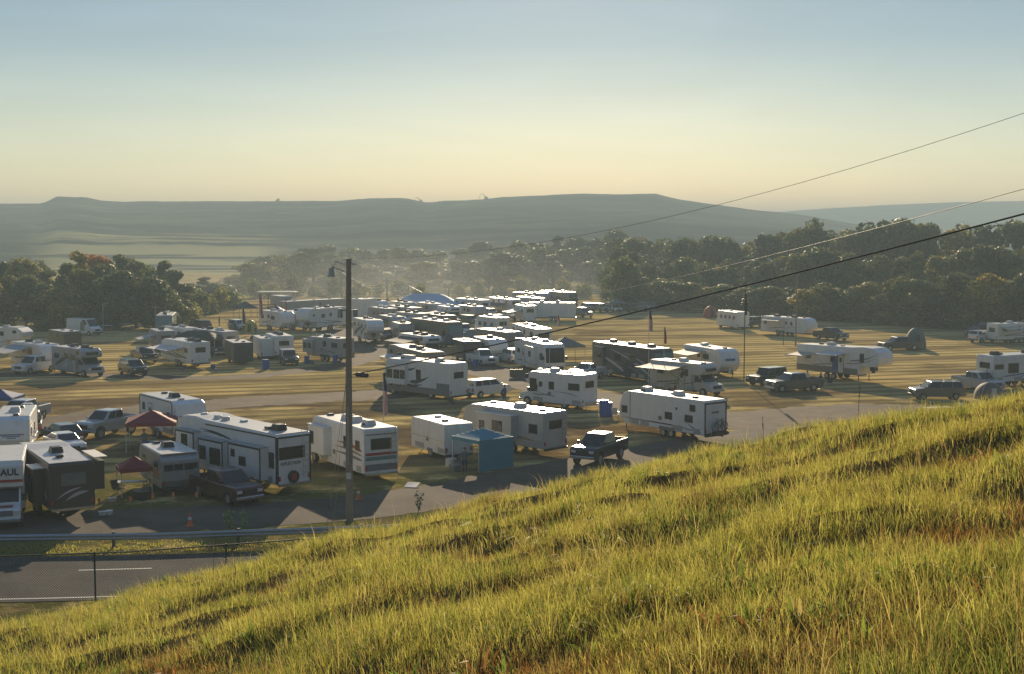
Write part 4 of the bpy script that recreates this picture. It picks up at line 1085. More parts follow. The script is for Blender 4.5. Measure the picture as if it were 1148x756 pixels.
rv('trailer', (549, 407), 530, 6.5, 2.8, 'F', 'small rounded white trailer just behind the white pickup', ac=(.5,), acm=ACB, lod=1)
rv('fifth', (600, 397), 572, 10, 3.5, 'R', 'white camping trailer behind the slide-out motorhome, left of the flagpole', ac=(.4, .7), lod=1, ladder=False)
car('pickup', (543, 412), 522, 'F', 'white', 'white pickup truck with bright hood beside the rounded trailer', L=5.3, H=1.95)
car('suv', (573, 409), 557, 'R', 'white', 'white car parked between the white pickup and the slide-out motorhome')
t = rv('classA', (611, 421), 577, 10.5, 3.45, 'F', 'white motorhome with a small slide-out, windshield toward the camera, mid-camp', W=2.5, acc=GREYD, slides=[(.5, .78, 1.1, 2.95, .5, ((.5, .55, .8, .7),))], ac=(.35, .7), acm=ACW, lod=1)
t = rv('classA', (734, 432), 664, 12.3, 3.75, 'F', 'large dark motorhome with silver sweeping stripes facing right', body=DARK, W=2.6, acc=SILVD, capglass=GLASST, ac=(.2, .5, .8), acm=ACB, vents=(.35, .65),
       slides=[(.08, .22, 1.0, 3.3, .3, ((.5, .62, .9, .6),))], wins=[(.42, 2.4, 1.2, .7), (.66, 2.4, 1.2, .7), (.9, 2.2, .9, .9)],
       sw=[(.95, .8, .3, 3.2, -.3, .25), (.98, 1.3, .5, 3.0, -.3, .14), (.6, .6, .05, 2.6, -.2, .3, SILVD), (.4, .6, .03, 1.9, -.2, .18, GREYD), (.85, .7, .3, 1.9, -.3, .14, GREYD)])
car('pickup', (652, 428), 681, 'F', 'white', 'white car parked against the large dark motorhome', L=4.9, H=1.75)
t = rv('classC', (795, 446), 728, 8.0, 3.15, 'F', 'tan cabover motorhome under a wide tilted awning, right of centre', body=CREAM, W=2.4, acc=BROWN, ac=(.45,), acm=ACW, vents=(.25, .8), wins=[(.6, 2.2, .8, .6), (.2, 2.2, .9, .6)],
       awn=[(.06, .62, 2.6, 2.95, .35, AWN_T)])
t = rv('trailer', (808, 424), 766, 8.4, 3.1, 'F', 'white camping trailer with black and blue rounded nose behind the tan motorhome', acc=BLUE, low=DARK, ac=(.35,), acm=ACW, lod=1, awn=[(.1, .6, 2.4, 2.7, .4, AWN_T)])
MB().box(4.2-.11, 4.2-.0, -.6, .6, 1.85, 2.1).build('emblem', BLUE, t)
# right side
car('jeep', (850, 434), 884, 'F', 'darkgreen', 'dark off-road car with yellow-green hood at the awning trailer', L=4.5)
car('pickup', (868, 441), 924, 'F', 'greygreen', 'grey-green pickup truck in front of the awning trailer', L=5.8)
t = rv('fifth', (985, 431), 893, 11.2, 3.75, 'F', 'white fifth wheel trailer with two awnings out and rounded grey nose', W=2.5, acc=GREYD, ac=(.35,), acm=ACW, ladder=False,
       wins=[(.8, 2.6, .5, .9), (.45, 2.2, .5, .6), (.15, 2.3, .7, .4)], awn=[(.02, .24, 2.3, 2.75, .25, AWN_T), (.36, .62, 2.0, 3.05, .2, AWN_W)], low=TAUPE, sw=[(.65, 2.2, .98, 3.1, -.2, .16), (.6, 1.9, .97, 2.7, -.25, .1, TAN), (.2, 1.4, .6, 1.7, .1, .1)])
text('COUGAR', .3, NAVY, t, (5.6-.05, 0, 3.0), (R(90+12), 0, R(90)), bold=.03) if False else None
MB().box((.48-.5)*11.2-.4, (.48-.5)*11.2+.4, *sorted((t['vis']*1.25, t['vis']*1.262)), .8, 2.6).build('door', BLUE, t)
rv('classA', (826, 370), 803, 7.5, 2.9, 'R', 'short white coach with square windows at the far field edge', W=2.3, wins=[(.15, 1.95, .7, .6), (.35, 1.95, .7, .6), (.55, 1.95, .7, .6), (.75, 1.95, .7, .6)], sw=[], ac=(), lod=1, endwin=False, vents=(.5,))
car('suv', (840, 368), 856, 'F', 'darkgrey', 'dark car between the short coach and the long far trailer')
t = rv('trailer', (905, 379), 853, 9.3, 2.9, 'F', 'long white camping trailer with small awning hitched to a black pickup', ac=(.25, .62), acm=ACB, lod=1, awn=[(.15, .5, 1.8, 2.6, .2, AWN_T)], wins=[(.1, 2.0, .6, .5), (.66, 2.0, .4, .6)], sw=[(.1, 1.0, .9, 1.5, .1, .08)])
car('pickup', (941, 383), 911, 'F', 'black', 'black pickup truck hitched to the long far trailer', L=5.8)
car('pickup', (1040, 367), 1010, 'F', 'white', 'white pickup truck with dark load at the wood edge', L=5.9, load=ACB, H=2.2)
car('hatch', (1085, 366), 1060, 'F', 'navy', 'dark blue hatchback alone at the wood edge')
car('pickup', (991, 394), 1034, 'F', 'darkgrey', 'dark pickup truck with a grey tent set up over its bed', L=5.8)
car('suv', (1096, 385), 1118, 'R', 'white', 'small white car in front of the far right trailer', L=4.3)
car('suv', (1098, 374), 1124, 'F', 'darkgreen', 'dark green car behind the small white car, far right')
car('hatch', (1092, 378), 1108, 'F', 'darkgrey', 'dark hatchback beside the dark green car, far right')
rv('trailer', (1118, 386), 1175, 9, 2.9, 'R', 'white camping trailer cut by the right picture edge, upper one', lod=1, awn=[(.05, .4, 1.6, 2.5, .3, AWN_T)])
rv('fifth', (1140, 372), 1195, 9, 3.4, 'R', 'farthest white trailer at the right edge, against the wood', lod=1, ladder=False)
rv('fifth', (1113, 437), 1205, 11, 3.6, 'R', 'large white trailer with wide dark windows at the right edge', W=2.5, lod=0, ladder=False, wins=[(.07, 2.3, 1.1, .45), (.24, 2.1, 1.3, .95), (.55, 2.2, 1, .6)], ac=(.12, .5), acm=ACB, acc=BLUE)
car('suv', (1025, 449), 1083, 'F', 'tan', 'tan sport utility car with roof rack near the right edge', L=5.0, rack=True, lod=0)
car('pickup', (1110, 441), 1066, 'F', 'silver', 'silver pickup truck between the tan car and the right-edge trailer', L=5.8)
# left middle ground
rv('fifth', (26, 396), -40, 9, 3.4, 'F', 'white camping trailer farthest back at the left edge', lod=1, ladder=False)
rv('trailer', (48, 417), 12, 8.5, 3.05, 'F', 'white trailer with blue-tinted nose and big grey awning, left side', acc=BLUE, lod=1, awn=[(.1, .7, 3.4, 2.75, .6, AWN_G)], ac=(.3, .6))
rv('cargo', (72, 394), 55, 6, 2.6, 'F', 'dark green cargo trailer behind the blue-nosed trailer', body=OLIVE, ac=(), lod=1, door=None)
car('pickup', (28, 421), 66, 'F', 'white', 'white pickup truck facing left beside the patterned motorhome', L=5.7, H=2.0)
t = rv('classC', (97, 424), 58, 7.8, 3.1, 'F', 'grey and white cabover motorhome with brown side pattern, left side', body=GREYP, acc=BROWN, lod=1, sw=[(.1, 1.0, .7, 2.4, .2, .4), (.3, .9, .7, 1.6, .1, .3, SILVD)], ac=(.4, .7), acm=ACB)
t = car('van', (104, 377), 74, 'F', 'white', 'white cargo van at the foot of the left wood', L=6.2)
MB().box(.3, 1.2, *sorted((t['vis']*.9, t['vis']*1.012)), .75, 2.1).build('sliding_door', GREYD, t)
car('suv', (148, 423), 132, 'F', 'darkgreen', 'dark green car facing the camera on the open left field', L=4.8)
rv('trailer', (176, 396), 166, 7, 2.9, 'R', 'grey camping trailer behind the awning trailer, left cluster', body=GREYP, lod=1, ac=(.5,), awn=[(.1, .6, 2.2, 2.4, .6, AWN_G)])
rv('classC', (205, 392), 178, 8, 2.9, 'R', 'pale motorhome with bright roof beside the teal-windowed coach', lod=1)
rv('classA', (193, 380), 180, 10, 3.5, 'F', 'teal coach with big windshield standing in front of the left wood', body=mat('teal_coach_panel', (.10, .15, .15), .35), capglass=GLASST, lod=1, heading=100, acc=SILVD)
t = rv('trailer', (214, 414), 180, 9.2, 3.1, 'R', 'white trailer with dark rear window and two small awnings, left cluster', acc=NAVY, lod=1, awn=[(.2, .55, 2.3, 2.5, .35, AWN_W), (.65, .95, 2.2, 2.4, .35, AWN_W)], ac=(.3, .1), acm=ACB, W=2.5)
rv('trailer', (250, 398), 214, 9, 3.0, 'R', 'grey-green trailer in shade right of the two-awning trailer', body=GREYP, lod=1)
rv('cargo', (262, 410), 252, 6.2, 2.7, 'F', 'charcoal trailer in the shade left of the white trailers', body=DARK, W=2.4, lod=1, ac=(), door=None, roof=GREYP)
rv('cargo', (292, 404), 284, 5.5, 2.7, 'R', 'plain white cargo trailer left of the black off-road car', lod=1, ac=(), door=None)
rv('trailer', (308, 404), 296, 7, 3.0, 'R', 'white trailer with black roof unit beside the plain cargo trailer', lod=1, acm=ACB)
car('jeep', (318, 411), 312, 'F', 'black', 'black off-road car with white roof facing the camera', L=4.3, roofc=paint('white'))
t = rv('trailer', (381, 407), 341, 6.9, 2.95, 'R', 'pale grey trailer with small slide-out left of the utility pole', body=GREYP, W=2.4, slides=[(.68, .95, 1.0, 2.6, .5, ((.3, .55, .5, .6), (.75, .55, .5, .6)))], ac=(.55,), lod=0, acm=ACB)
rv('fifth', (412, 388), 396, 10.5, 3.6, 'F', 'white fifth wheel trailer with dark graphics just right of the utility pole', lod=1, acc=BROWN, ladder=False, sw=[(.1, 1.0, .7, 2.6, .2, .5), (.5, 1.0, .9, 2.6, .2, .35)])
# behind
rv('trailer', (316, 372), 291, 8.5, 3.1, 'F', 'shaded white trailer left of the row of three, far camp', lod=1)
rv('trailer', (341, 372), 318, 7.5, 3.1, 'F', 'white trailer with curved nose in the far row, left of the big one', lod=1)
rv('fifth', (346, 374), 388, 11.5, 3.9, 'F', 'large white fifth wheel trailer with dark swoosh in the far row', lod=1, acc=NAVY, ladder=False)
rv('cargo', (322, 354), 388, 16, 2.7, 'R', 'very long pale semi trailer behind the far row', lod=1, ac=(), door=None, body=GREYP)
rv('cargo', (404, 362), 389, 5, 4.2, 'R', 'tall white container standing behind the utility pole', lod=1, ac=(), door=None, heading=60, name='shipping_container')
# dense cluster, centre back
far = [
 ('trailer', (470, 372), 440, 8, 2.9, 'R', 'low white roofed trailer', CREAM), ('trailer', (432, 366), 412, 8, 3.0, 'R', 'pale trailer just left of the brown tents', WHITE),
 ('fifth', (462, 365), 428, 9, 3.2, 'R', 'grey-sided trailer below the blue marquee', GREYP), ('classC', (505, 364), 490, 7, 3.0, 'F', 'small motorhome with green-tinted cab right of the marquee', WHITE),
 ('trailer', (533, 361), 512, 7.5, 2.7, 'F', 'grey trailer below the far bright roofs', GREYP), ('trailer', (440, 376), 424, 7, 2.8, 'F', 'tan trailer with flat bright awning', TAUPE),
 ('trailer', (497, 374), 474, 8, 2.8, 'R', 'brown trailer with cream roof', BROWN), ('classA', (538, 354), 508, 10, 3.0, 'R', 'white coach, first of the far sunlit line', WHITE),
 ('fifth', (572, 354), 542, 10, 3.3, 'R', 'white trailer, second of the far sunlit line', WHITE), ('trailer', (600, 352), 575, 9, 3.1, 'R', 'white trailer, third of the far sunlit line', WHITE),
 ('fifth', (607, 347), 574, 11, 3.4, 'F', 'grey trailer, fourth of the far sunlit line', GREYP), ('classA', (638, 346), 604, 11, 3.4, 'F', 'red-roofed coach, rightmost of the far sunlit line', TAUPE),
 ('trailer', (455, 357), 436, 8, 2.9, 'F', 'pale trailer directly under the blue marquee edge', CREAM), ('trailer', (486, 358), 466, 8, 2.8, 'F', 'tan trailer in front of the marquee', TAUPE),
 ('trailer', (424, 356), 408, 8, 3.0, 'F', 'white trailer in front of the brown tent tops', WHITE), ('classC', (587, 362), 574, 7, 3.0, 'R', 'motorhome right of the three-windowed trailer', WHITE),
]
for i_, (k, P1, x2, L, H, near, lab, bd) in enumerate(far):
    if i_ % 4 == 1: bd = GREYP
    rv(k, P1, x2, L, H, near, lab + (', centre of the camp' if 'line' not in lab and len(lab.split()) < 8 else ''), body=bd, lod=2, ladder=False, acm=ACW if i_ % 2 else ACB, awn=[(.1, .75, 2.4, 2.3, .5, [AWN_W, AWN_T, AWN_D][i_ % 3])] if i_ % 3 != 1 else ())
t = rv('trailer', (645, 360), 607, 9.5, 3.3, 'R', 'big white trailer standing clear at the far right of the camp', lod=1, wins=[(.85, 2.3, 1.2, .5)], sw=[], heading=176)
cars = [
 ('suv', (548, 357), 532, 'R', 'silver'), ('sedan', (571, 359), 555, 'R', 'white'), ('suv', (586, 352), 570, 'R', 'black'), ('sedan', (603, 354), 588, 'R', 'silver'), ('pickup', (655, 357), 640, 'F', 'darkgrey'),
 ('suv', (528, 366), 513, 'F', 'darkgreen'), ('pickup', (512, 372), 495, 'R', 'grey'), ('suv', (484, 367), 470, 'F', 'white'), ('sedan', (420, 362), 405, 'R', 'white'), ('suv', (455, 371), 441, 'F', 'darkgrey'),
 ('suv', (660, 350), 647, 'R', 'silver'), ('suv', (675, 351), 662, 'F', 'tan'), ('hatch', (690, 351), 677, 'F', 'white'), ('suv', (707, 351), 693, 'R', 'darkgreen'), ('pickup', (726, 350), 708, 'F', 'grey'),
 ('suv', (734, 349), 723, 'R', 'navy'), ('sedan', (592, 347), 578, 'F', 'white'), ('suv', (614, 357), 598, 'F', 'darkgreen'), ('suv', (226, 372), 212, 'R', 'darkgrey'), ('pickup', (240, 400), 222, 'F', 'darkgrey'),
 ('suv', (268, 372), 255, 'F', 'silver'), ('sedan', (350, 349), 338, 'R', 'white'), ('suv', (371, 350), 358, 'R', 'silver'), ('sedan', (395, 347), 382, 'F', 'white'), ('suv', (330, 346), 319, 'F', 'navy'),
]
lab = {'suv': 'car', 'sedan': 'low car', 'hatch': 'small car', 'pickup': 'pickup truck'}
cn = {'darkgreen': 'dark green', 'darkgrey': 'dark grey', 'navy': 'dark blue'}
wh = ['behind the far sunlit trailers', 'in the far glittering row', 'at the back of the camp', 'in the far glittering row, third along', 'right behind the big clear-standing trailer',
      'left of the three-windowed trailer', 'right of the brown trailer', 'between trailers below the marquee', 'left of the camp road in the far rows', 'left of the white car below the marquee',
      'first of the far line toward the wood', 'second of the far line toward the wood', 'third of the far line toward the wood', 'fourth of the far line toward the wood', 'fifth of the far line toward the wood',
      'last of the far line toward the wood', 'behind the far sunlit line of trailers', 'by the far line, left of the big clear-standing trailer', 'near the small bushes by the left wood', 'in the shade of the left cluster',
      'beside the yellow tent at the far left cluster', 'on the far pale field', 'on the far pale field, second one', 'on the far pale field, nearest the pole', 'at the left end of the far pale field']
for (k, P1, x2, near, c), w_ in zip(cars, wh):
    car(k, P1, x2, near, c, '%s %s %s' % (cn.get(c, c), lab[k], w_), lod=2)
# small pale trailer and shed roofs out on the far field
rv('cargo', (315, 345), 303, 7, 2.4, 'F', 'small pale box trailer alone on the far tan field', lod=2, ac=(), door=None, body=GREYP)

more = [
 ('suv', (447, 364), 436, 'R', 'black', 'black car deep in the camp, below the brown tents'), ('pickup', (520, 378), 506, 'F', 'white', 'white pickup truck left of the three-windowed trailer'),
 ('suv', (430, 384), 418, 'F', 'maroon', 'maroon car left of the pale end-on trailer'), ('sedan', (452, 396), 440, 'R', 'silver', 'silver low car beside the pale end-on trailer'),
 ('suv', (592, 390), 580, 'F', 'navy', 'dark blue car behind the slide-out motorhome'), ('pickup', (559, 366), 545, 'R', 'black', 'black pickup truck below the far sunlit line'),
 ('suv', (585, 357), 574, 'F', 'red', 'red car in the far glittering row'), ('sedan', (497, 360), 485, 'R', 'white', 'white low car right below the marquee'),
 ('suv', (288, 392), 276, 'R', 'darkgrey', 'dark grey car behind the charcoal trailer'), ('pickup', (160, 408), 146, 'F', 'black', 'black pickup truck just left of the two-awning trailer'),
 ('suv', (368, 392), 356, 'F', 'white', 'white car behind the pale grey trailer near the pole'), ('suv', (1060, 380), 1046, 'R', 'greygreen', 'grey-green car on the field between the tent pickup and small white car'),
 ('suv', (628, 352), 617, 'R', 'red', 'red car behind the big clear-standing trailer'), ('suv', (462, 381), 450, 'R', 'tan', 'tan car left of the long dark green motorhome'),
 ('pickup', (540, 349), 524, 'F', 'silver', 'silver pickup truck behind the far sunlit coach'),
]
for k, P1, x2, near, c, l in more:
    if 'between the tent' in l: continue
    car(k, P1, x2, near, c, l, lod=2)
# ---------------------------------------------------------------- canopies, tents, poles, small things
def canopy(cx, cy, size, eave, peak, rz, mcol, label, walls=(), val=.25, legs=True, ridge=0.0, name='canopy_tent', group='canopies and tents in the camp'):
    p = at(cx, cy); t = empty(name, p, R(rz), label, 'tent', group)
    h = size/2 if not isinstance(size, tuple) else None
    hx, hy = (h, h) if h else (size[0]/2, size[1]/2)
    mb = MB(); n = 8
    # roof: four curved panels to a peak (or ridge)
    def pt(i, j):  # i,j in [-1,1]
        d = max(abs(i), abs(j)); z = eave + (peak-eave)*(1-d)**1.12
        x = i*hx
        if ridge: x = math.copysign(max(0, abs(i)), i)*hx; dd = max(abs(j), max(0, (abs(x)-ridge)/(hx-ridge))); z = eave + (peak-eave)*(1-dd)
        return (x, j*hy, z)
    m = 12; g_ = [[pt(-1+2*i/m, -1+2*j/m) for j in range(m+1)] for i in range(m+1)]
    vs = [q for r_ in g_ for q in r_]; k = len(vs); vs += [(x, y, z-.015) for x, y, z in vs]
    fs = [(i*(m+1)+j, (i+1)*(m+1)+j, (i+1)*(m+1)+j+1, i*(m+1)+j+1) for i in range(m) for j in range(m)]
    fs += [tuple(k+a for a in f[::-1]) for f in fs]
    mb.add(vs, fs)
    for (x0, y0, x1, y1) in ((-hx, -hy, hx, -hy), (hx, -hy, hx, hy), (hx, hy, -hx, hy), (-hx, hy, -hx, -hy)):
        dx, dy = (x1-x0), (y1-y0); L = math.hypot(dx, dy); nx, ny = dy/L*.012, -dx/L*.012
        mb.loft([(x0, y0, eave-val), (x1, y1, eave-val), (x1+nx, y1+ny, eave-val), (x0+nx, y0+ny, eave-val)], [(x0, y0, eave), (x1, y1, eave), (x1+nx, y1+ny, eave), (x0+nx, y0+ny, eave)])
    mb.build('canopy_roof', mcol, t)
    if legs:
        for sx in (-1, 1):
            for sy in (-1, 1): MB().box(sx*(hx-.05)-.03, sx*(hx-.05)+.03, sy*(hy-.05)-.03, sy*(hy-.05)+.03, 0, eave-.02).build('leg', ACW if mcol is not AWN_D else TRIM, t)
    for w in walls:
        a = MB()
        if w == 'x-': a.box(-hx-.004, -hx+.01, -hy, hy, .03, eave-val)
        if w == 'x+': a.box(hx-.01, hx+.004, -hy, hy, .03, eave-val)
        if w == 'y-': a.box(-hx, hx, -hy-.004, -hy+.01, .03, eave-val)
        if w == 'y+': a.box(-hx, hx, hy-.01, hy+.004, .03, eave-val)
        a.build('side_wall', mcol, t)
    return t
TEAL = mat('teal_tent_fabric', (.06, .22, .28), .75, var=.15)
REDF = mat('red_tent_fabric', (.20, .014, .02), .75, var=.15)
BRNF = mat('brown_tent_fabric', (.11, .075, .045), .8, var=.2)
PALEB = mat('pale_blue_marquee_fabric', (.42, .52, .66), .7, var=.08)  # blue cloth, paled to stand in for backlight coming through it
YELF = mat('yellow_tent_fabric', (.45, .36, .04), .75)
GRYF = mat('grey_tent_fabric', (.12, .14, .14), .8)
NAVF = mat('navy_tarp_fabric', (.02, .06, .2), .7)
canopy(541, 524, 3.0, 2.15, 2.75, 40, TEAL, 'teal canopy tent with closed side walls beside the cargo trailer', ('y-', 'x+'), name='canopy_tent')
c = canopy(171, 503, 3.6, 2.15, 2.9, 12, REDF, 'large red canopy in front of the black-trimmed trailer')
for q in (0, -90): text('ALABAMA', .01, ACW, c, (0, 0, 0), (0, 0, 0)) if False else None
canopy(151, 554, 1.9, 1.75, 2.4, 25, REDF, 'small red canopy at the end of the old beige trailer')
canopy(2, 470, 3.0, 2.0, 2.6, 0, NAVF, 'blue canopy cut by the left picture edge')
canopy(478, 351, (14.5, 8), 1.6, 3.9, 0, PALEB, 'large pale blue marquee at the back of the camp', ('y-',), val=.1, ridge=3.0, name='marquee_tent')
canopy(434, 352, 4.2, 1.9, 3.0, 10, BRNF, 'brown pointed tent, left one beside the marquee'); canopy(448, 351, 3.4, 1.8, 2.7, 0, BRNF, 'smaller brown tent touching the marquee left end')
canopy(503, 402, 3.4, 2.1, 3.2, 30, AWN_D, 'black canopy between the cabover motorhome and the white pickup')
canopy(222, 398, (6.5, 3.4), 2.3, 3.2, -14, mat('dark_green_tarp', (.03, .045, .03), .8), 'dark green canopy between the trailers of the left cluster', ridge=1.5)
canopy(633, 403, 4.2, 1.9, 2.9, 15, GRYF, 'grey-green pointed canopy right of the flagpole on the open field')
canopy(530, 392, 3.0, 1.9, 2.8, 40, GRYF, 'grey canopy in front of the tan trailer, centre of the camp')
canopy(311, 362, 3.2, 2.0, 3.0, 0, NAVF, 'dark blue canopy by the far row of trailers'); canopy(275, 356, 3.6, 2.0, 3.1, 30, AWN_D, 'dark canopy at the left end of the far rows')
canopy(311, 340, (9, 4), 2.6, 2.8, 0, mat('pale_green_awning', (.3, .36, .3), .8), 'long flat pale awning out on the far field', ridge=3.5)
canopy(690, 350, 3.2, 1.9, 2.9, 20, GRYF, 'grey canopy among the far line of cars')
def dome(cx, cy, r, h, m, label, m2=None, rz=0, z=0, p=None):
    p = p or at(cx, cy); t = empty('dome_tent', (p.x, p.y, z), R(rz), label, 'tent', 'canopies and tents in the camp')
    mb = MB(); n, k = 20, 8; vs = []; 
    for j in range(k+1):
        a = j/k*math.pi/2
        for i in range(n):
            th = 2*math.pi*i/n; sq = 1/max(abs(math.cos(th)), abs(math.sin(th)))**.55
            vs.append((r*math.cos(th)*math.cos(a)*sq, r*math.sin(th)*math.cos(a)*sq, h*math.sin(a)**.9))
    fs = [(j*n+i, j*n+(i+1) % n, (j+1)*n+(i+1) % n, (j+1)*n+i) for j in range(k) for i in range(n)]
    mb.add(vs, fs); mb.build('canvas', m, t, smooth=True)
    pl = MB()
    for q in (.785, 2.356):
        sq = 1/math.cos(.785)**.55
        pl.tube([(r*sq*1.01*math.cos(q)*math.cos(a), r*sq*1.01*math.sin(q)*math.cos(a), h*1.01*math.sin(a)**.9 if a < math.pi/2+.01 else h*1.01*abs(math.sin(a))**.9) for a in [math.pi*i/12 for i in range(13)]], .02, 5)
    pl.build('tent_pole', m2 or TRIM, t)
    MB().prism([(-.35, .05), (.35, .05), (.22, h*.7), (-.22, h*.7)], -r*1.0, -r*.93).build('door_flap', m2 or TRIM, t)
    return t
dome(797, 356, 1.5, 2.2, mat('orange_red_tent', (.40, .07, .03), .7), 'orange-red dome tent alone beside the short white coach')
p = at(1026, 391); dome(0, 0, 1.35, 2.9, GRYF, 'grey tent draped over the dark pickup bed', p=p)
dome(1109, 447, 1.35, 1.6, mat('brown_tent_canvas', (.13, .11, .09), .8), 'brown and white dome tent below the silver pickup, right edge', m2=AWN_W)
dome(281, 372, 1.1, 1.9, YELF, 'small yellow tent among the far left cluster'); dome(266, 371, 1.2, 1.7, GRYF, 'small grey dome tent left of the yellow one'); dome(272, 371, 1.0, 1.5, AWN_T, 'small tan dome tent touching the yellow one')
def flag(cx, cy, h, label, cols, w=1.2, fh=.8, pole_r=.03, drop=True, z0=0):
    p = at(cx, cy); t = empty('flagpole', (p.x, p.y, z0), 0, label, 'flagpole', 'flags and poles in the camp')
    MB().tube([(0, 0, 0), (0, 0, h)], [pole_r*1.2, pole_r*.8], 8).build('pole', ACW if pole_r < .05 else TRIM, t)
    fl = MB(); n = 8; m = len(cols)
    # cloth hanging in folds down the pole
    H_ = w; 
    pts_ = 14
    for k in range(pts_):
        q0, q1 = k/pts_, (k+1)/pts_
        for i in range(n):
            wd = lambda q: fh*.30*(.35+.65*math.sin(min(1, q*1.3)*1.7))
            def f(u, q): return (.03 + u*wd(q), .07*math.sin(u*9+q*2.2), h-.1 - H_*q - u*.25*wd(q))
            u0, u1 = i/n, (i+1)/n
            c_ = (0 if q0 < .38 else 1 + (i % (m-1))) if m > 2 else (k*m//pts_)
            fl.add([f(u0, q1), f(u1, q1), f(u1, q0), f(u0, q0)], [(0, 1, 2, 3)], c_)
            fl.add([(p_[0], p_[1]+.006, p_[2]) for p_ in (f(u0, q1), f(u1, q1), f(u1, q0), f(u0, q0))], [(3, 2, 1, 0)], c_)
    fl.build('flag', cols, t); return t
FR, FW, FB = REDD, mat('white_flag_cloth', (.55, .55, .55), .8), mat('navy_flag_cloth', (.02, .03, .10), .8)
flag(430, 499, 5.6, 'flagpole with red, white and blue flags hanging behind the pole motorhome', [FB, FR, FW], 3.2, 1.0)
flag(727, 433, 8.1, 'pole with a limp striped flag above the large dark motorhome', [FB, FR, FW], 2.2, 1.2)
flag(744, 441, 6.7, 'thin pole with a furled dark flag beside the tan awning', [BRNF, REDD], 1.6, .7)
flag(616, 429, 7.2, 'thin white flagpole beside the slide-out motorhome', [FW], .3, .3)
flag(565, 383, 4.4, 'thin white pole at the three-windowed trailer', [FW], .3, .3)
flag(625, 408, 6.1, 'flagpole with a limp red flag beside the grey-green canopy', [FR, FW, FR], 1.4, .9)
flag(834, 428, 9.9, 'tall dark pole with furled black flag behind the tan motorhome', [AWN_D, AWN_D], 2.6, .7, .05)
flag(291, 372, 6.2, 'tall pole with a long red flag at the far left cluster', [FR, FR, FR, FW, FR], 3.4, 1.9)
flag(301, 366, 5.2, 'dark bare pole right of the long red flag', [AWN_D], .5, .4, .06)
flag(320, 364, 4.5, 'pole with red banner at the left end of the long semi trailer', [FR, FR], 2.4, .8)
flag(272, 372, 4.0, 'dark feather flag left of the red flag', [AWN_D, AWN_D], 2.6, 1.6)
flag(310, 371, 3.0, 'short dark blue banner between the far row trailers', [FB, FB], 2.2, 1.0)
flag(446, 356, 3.8, 'short dark post at the left end of the marquee', [AWN_D], .5, .4, .07)
flag(878, 387, 1.7, 'short post on the open field below the black pickup', [BRNF], .3, .3, .05)
# barrels and bins
def barrel(cx, cy, label, h=.95, r=.32, m=BLUEPL, lid=False):
    p = at(cx, cy); t = empty('refuse_barrel', p, 0, label, 'barrel', 'blue refuse barrels')
    n = 16; mb = MB(); prof = [(r*.93, 0), (r, .06), (r, h*.3), (r*1.03, h*.33), (r, h*.36), (r, h*.64), (r*1.03, h*.67), (r, h*.7), (r, h-.04), (r*.95, h)]
    vs = [(a*math.cos(2*math.pi*i/n), a*math.sin(2*math.pi*i/n), z) for a, z in prof for i in range(n)]
    fs = [(j*n+i, j*n+(i+1) % n, (j+1)*n+(i+1) % n, (j+1)*n+i) for j in range(len(prof)-1) for i in range(n)] + [tuple(range(n))[::-1], tuple((len(prof)-1)*n+i for i in range(n))]
    mb.add(vs, fs); mb.build('drum', m, t, smooth=False)
    MB().cyl((0, 0, h+.02), (0, 0, 1), r*.98, .05, 16).build('lid', m, t)
barrel(298, 414, 'blue barrel left of the black off-road car', 1.1, .4); barrel(344, 408, 'blue barrel under the pale grey trailer near the pole', .9, .3)
barrel(376, 407, 'blue barrel at the rear of the pale grey trailer', .9, .3); barrel(664, 432, 'blue barrel beside the large dark motorhome', 1.3, .4); barrel(677, 467, 'blue barrel between the cabover and the toy hauler', 1.4, .4)
barrel(682, 467, 'second blue barrel, touching the one beside the toy hauler', 1.2, .35); barrel(533, 411, 'blue barrel in front of the white pickup', .8, .35); barrel(506, 523, 'pale plastic tub outside the teal tent', .5, .4, ACW)
# folding tables
def table(cx, cy, L, W, H, rz, label, m=ACW, name='folding_table', cat='table'):
    p = at(cx, cy); t = empty(name, p, R(rz), label, cat)
    MB().box(-L/2, L/2, -W/2, W/2, H-.04, H).build('table_top', m, t, bevel=.01)
    for sx in (-1, 1):
        for sy in (-1, 1): MB().tube([(sx*(L/2-.15), sy*(W/2-.06), 0), (sx*(L/2-.2), sy*(W/2-.1), H-.03)], .02, 5).build('leg', STEEL, t)
    return t
table(147, 553, 1.9, .75, .74, 10, 'white folding table under the small red canopy'); table(565+100, 459, 2.2, .8, .75, 30, 'pale table behind the white cabover motorhome')
table(1050, 466, 2.4, .8, .74, 12, 'low pale table with gear in the grass, right edge'); table(1080, 466, 2.0, .8, .7, -8, 'second pale table beside the right-edge gear')
table(120, 374, 1.8, .8, 1.3, 0, 'white stand right of the cargo van'); table(142, 372, 2.2, .9, 1.3, 0, 'longer white stand at the foot of the left wood')
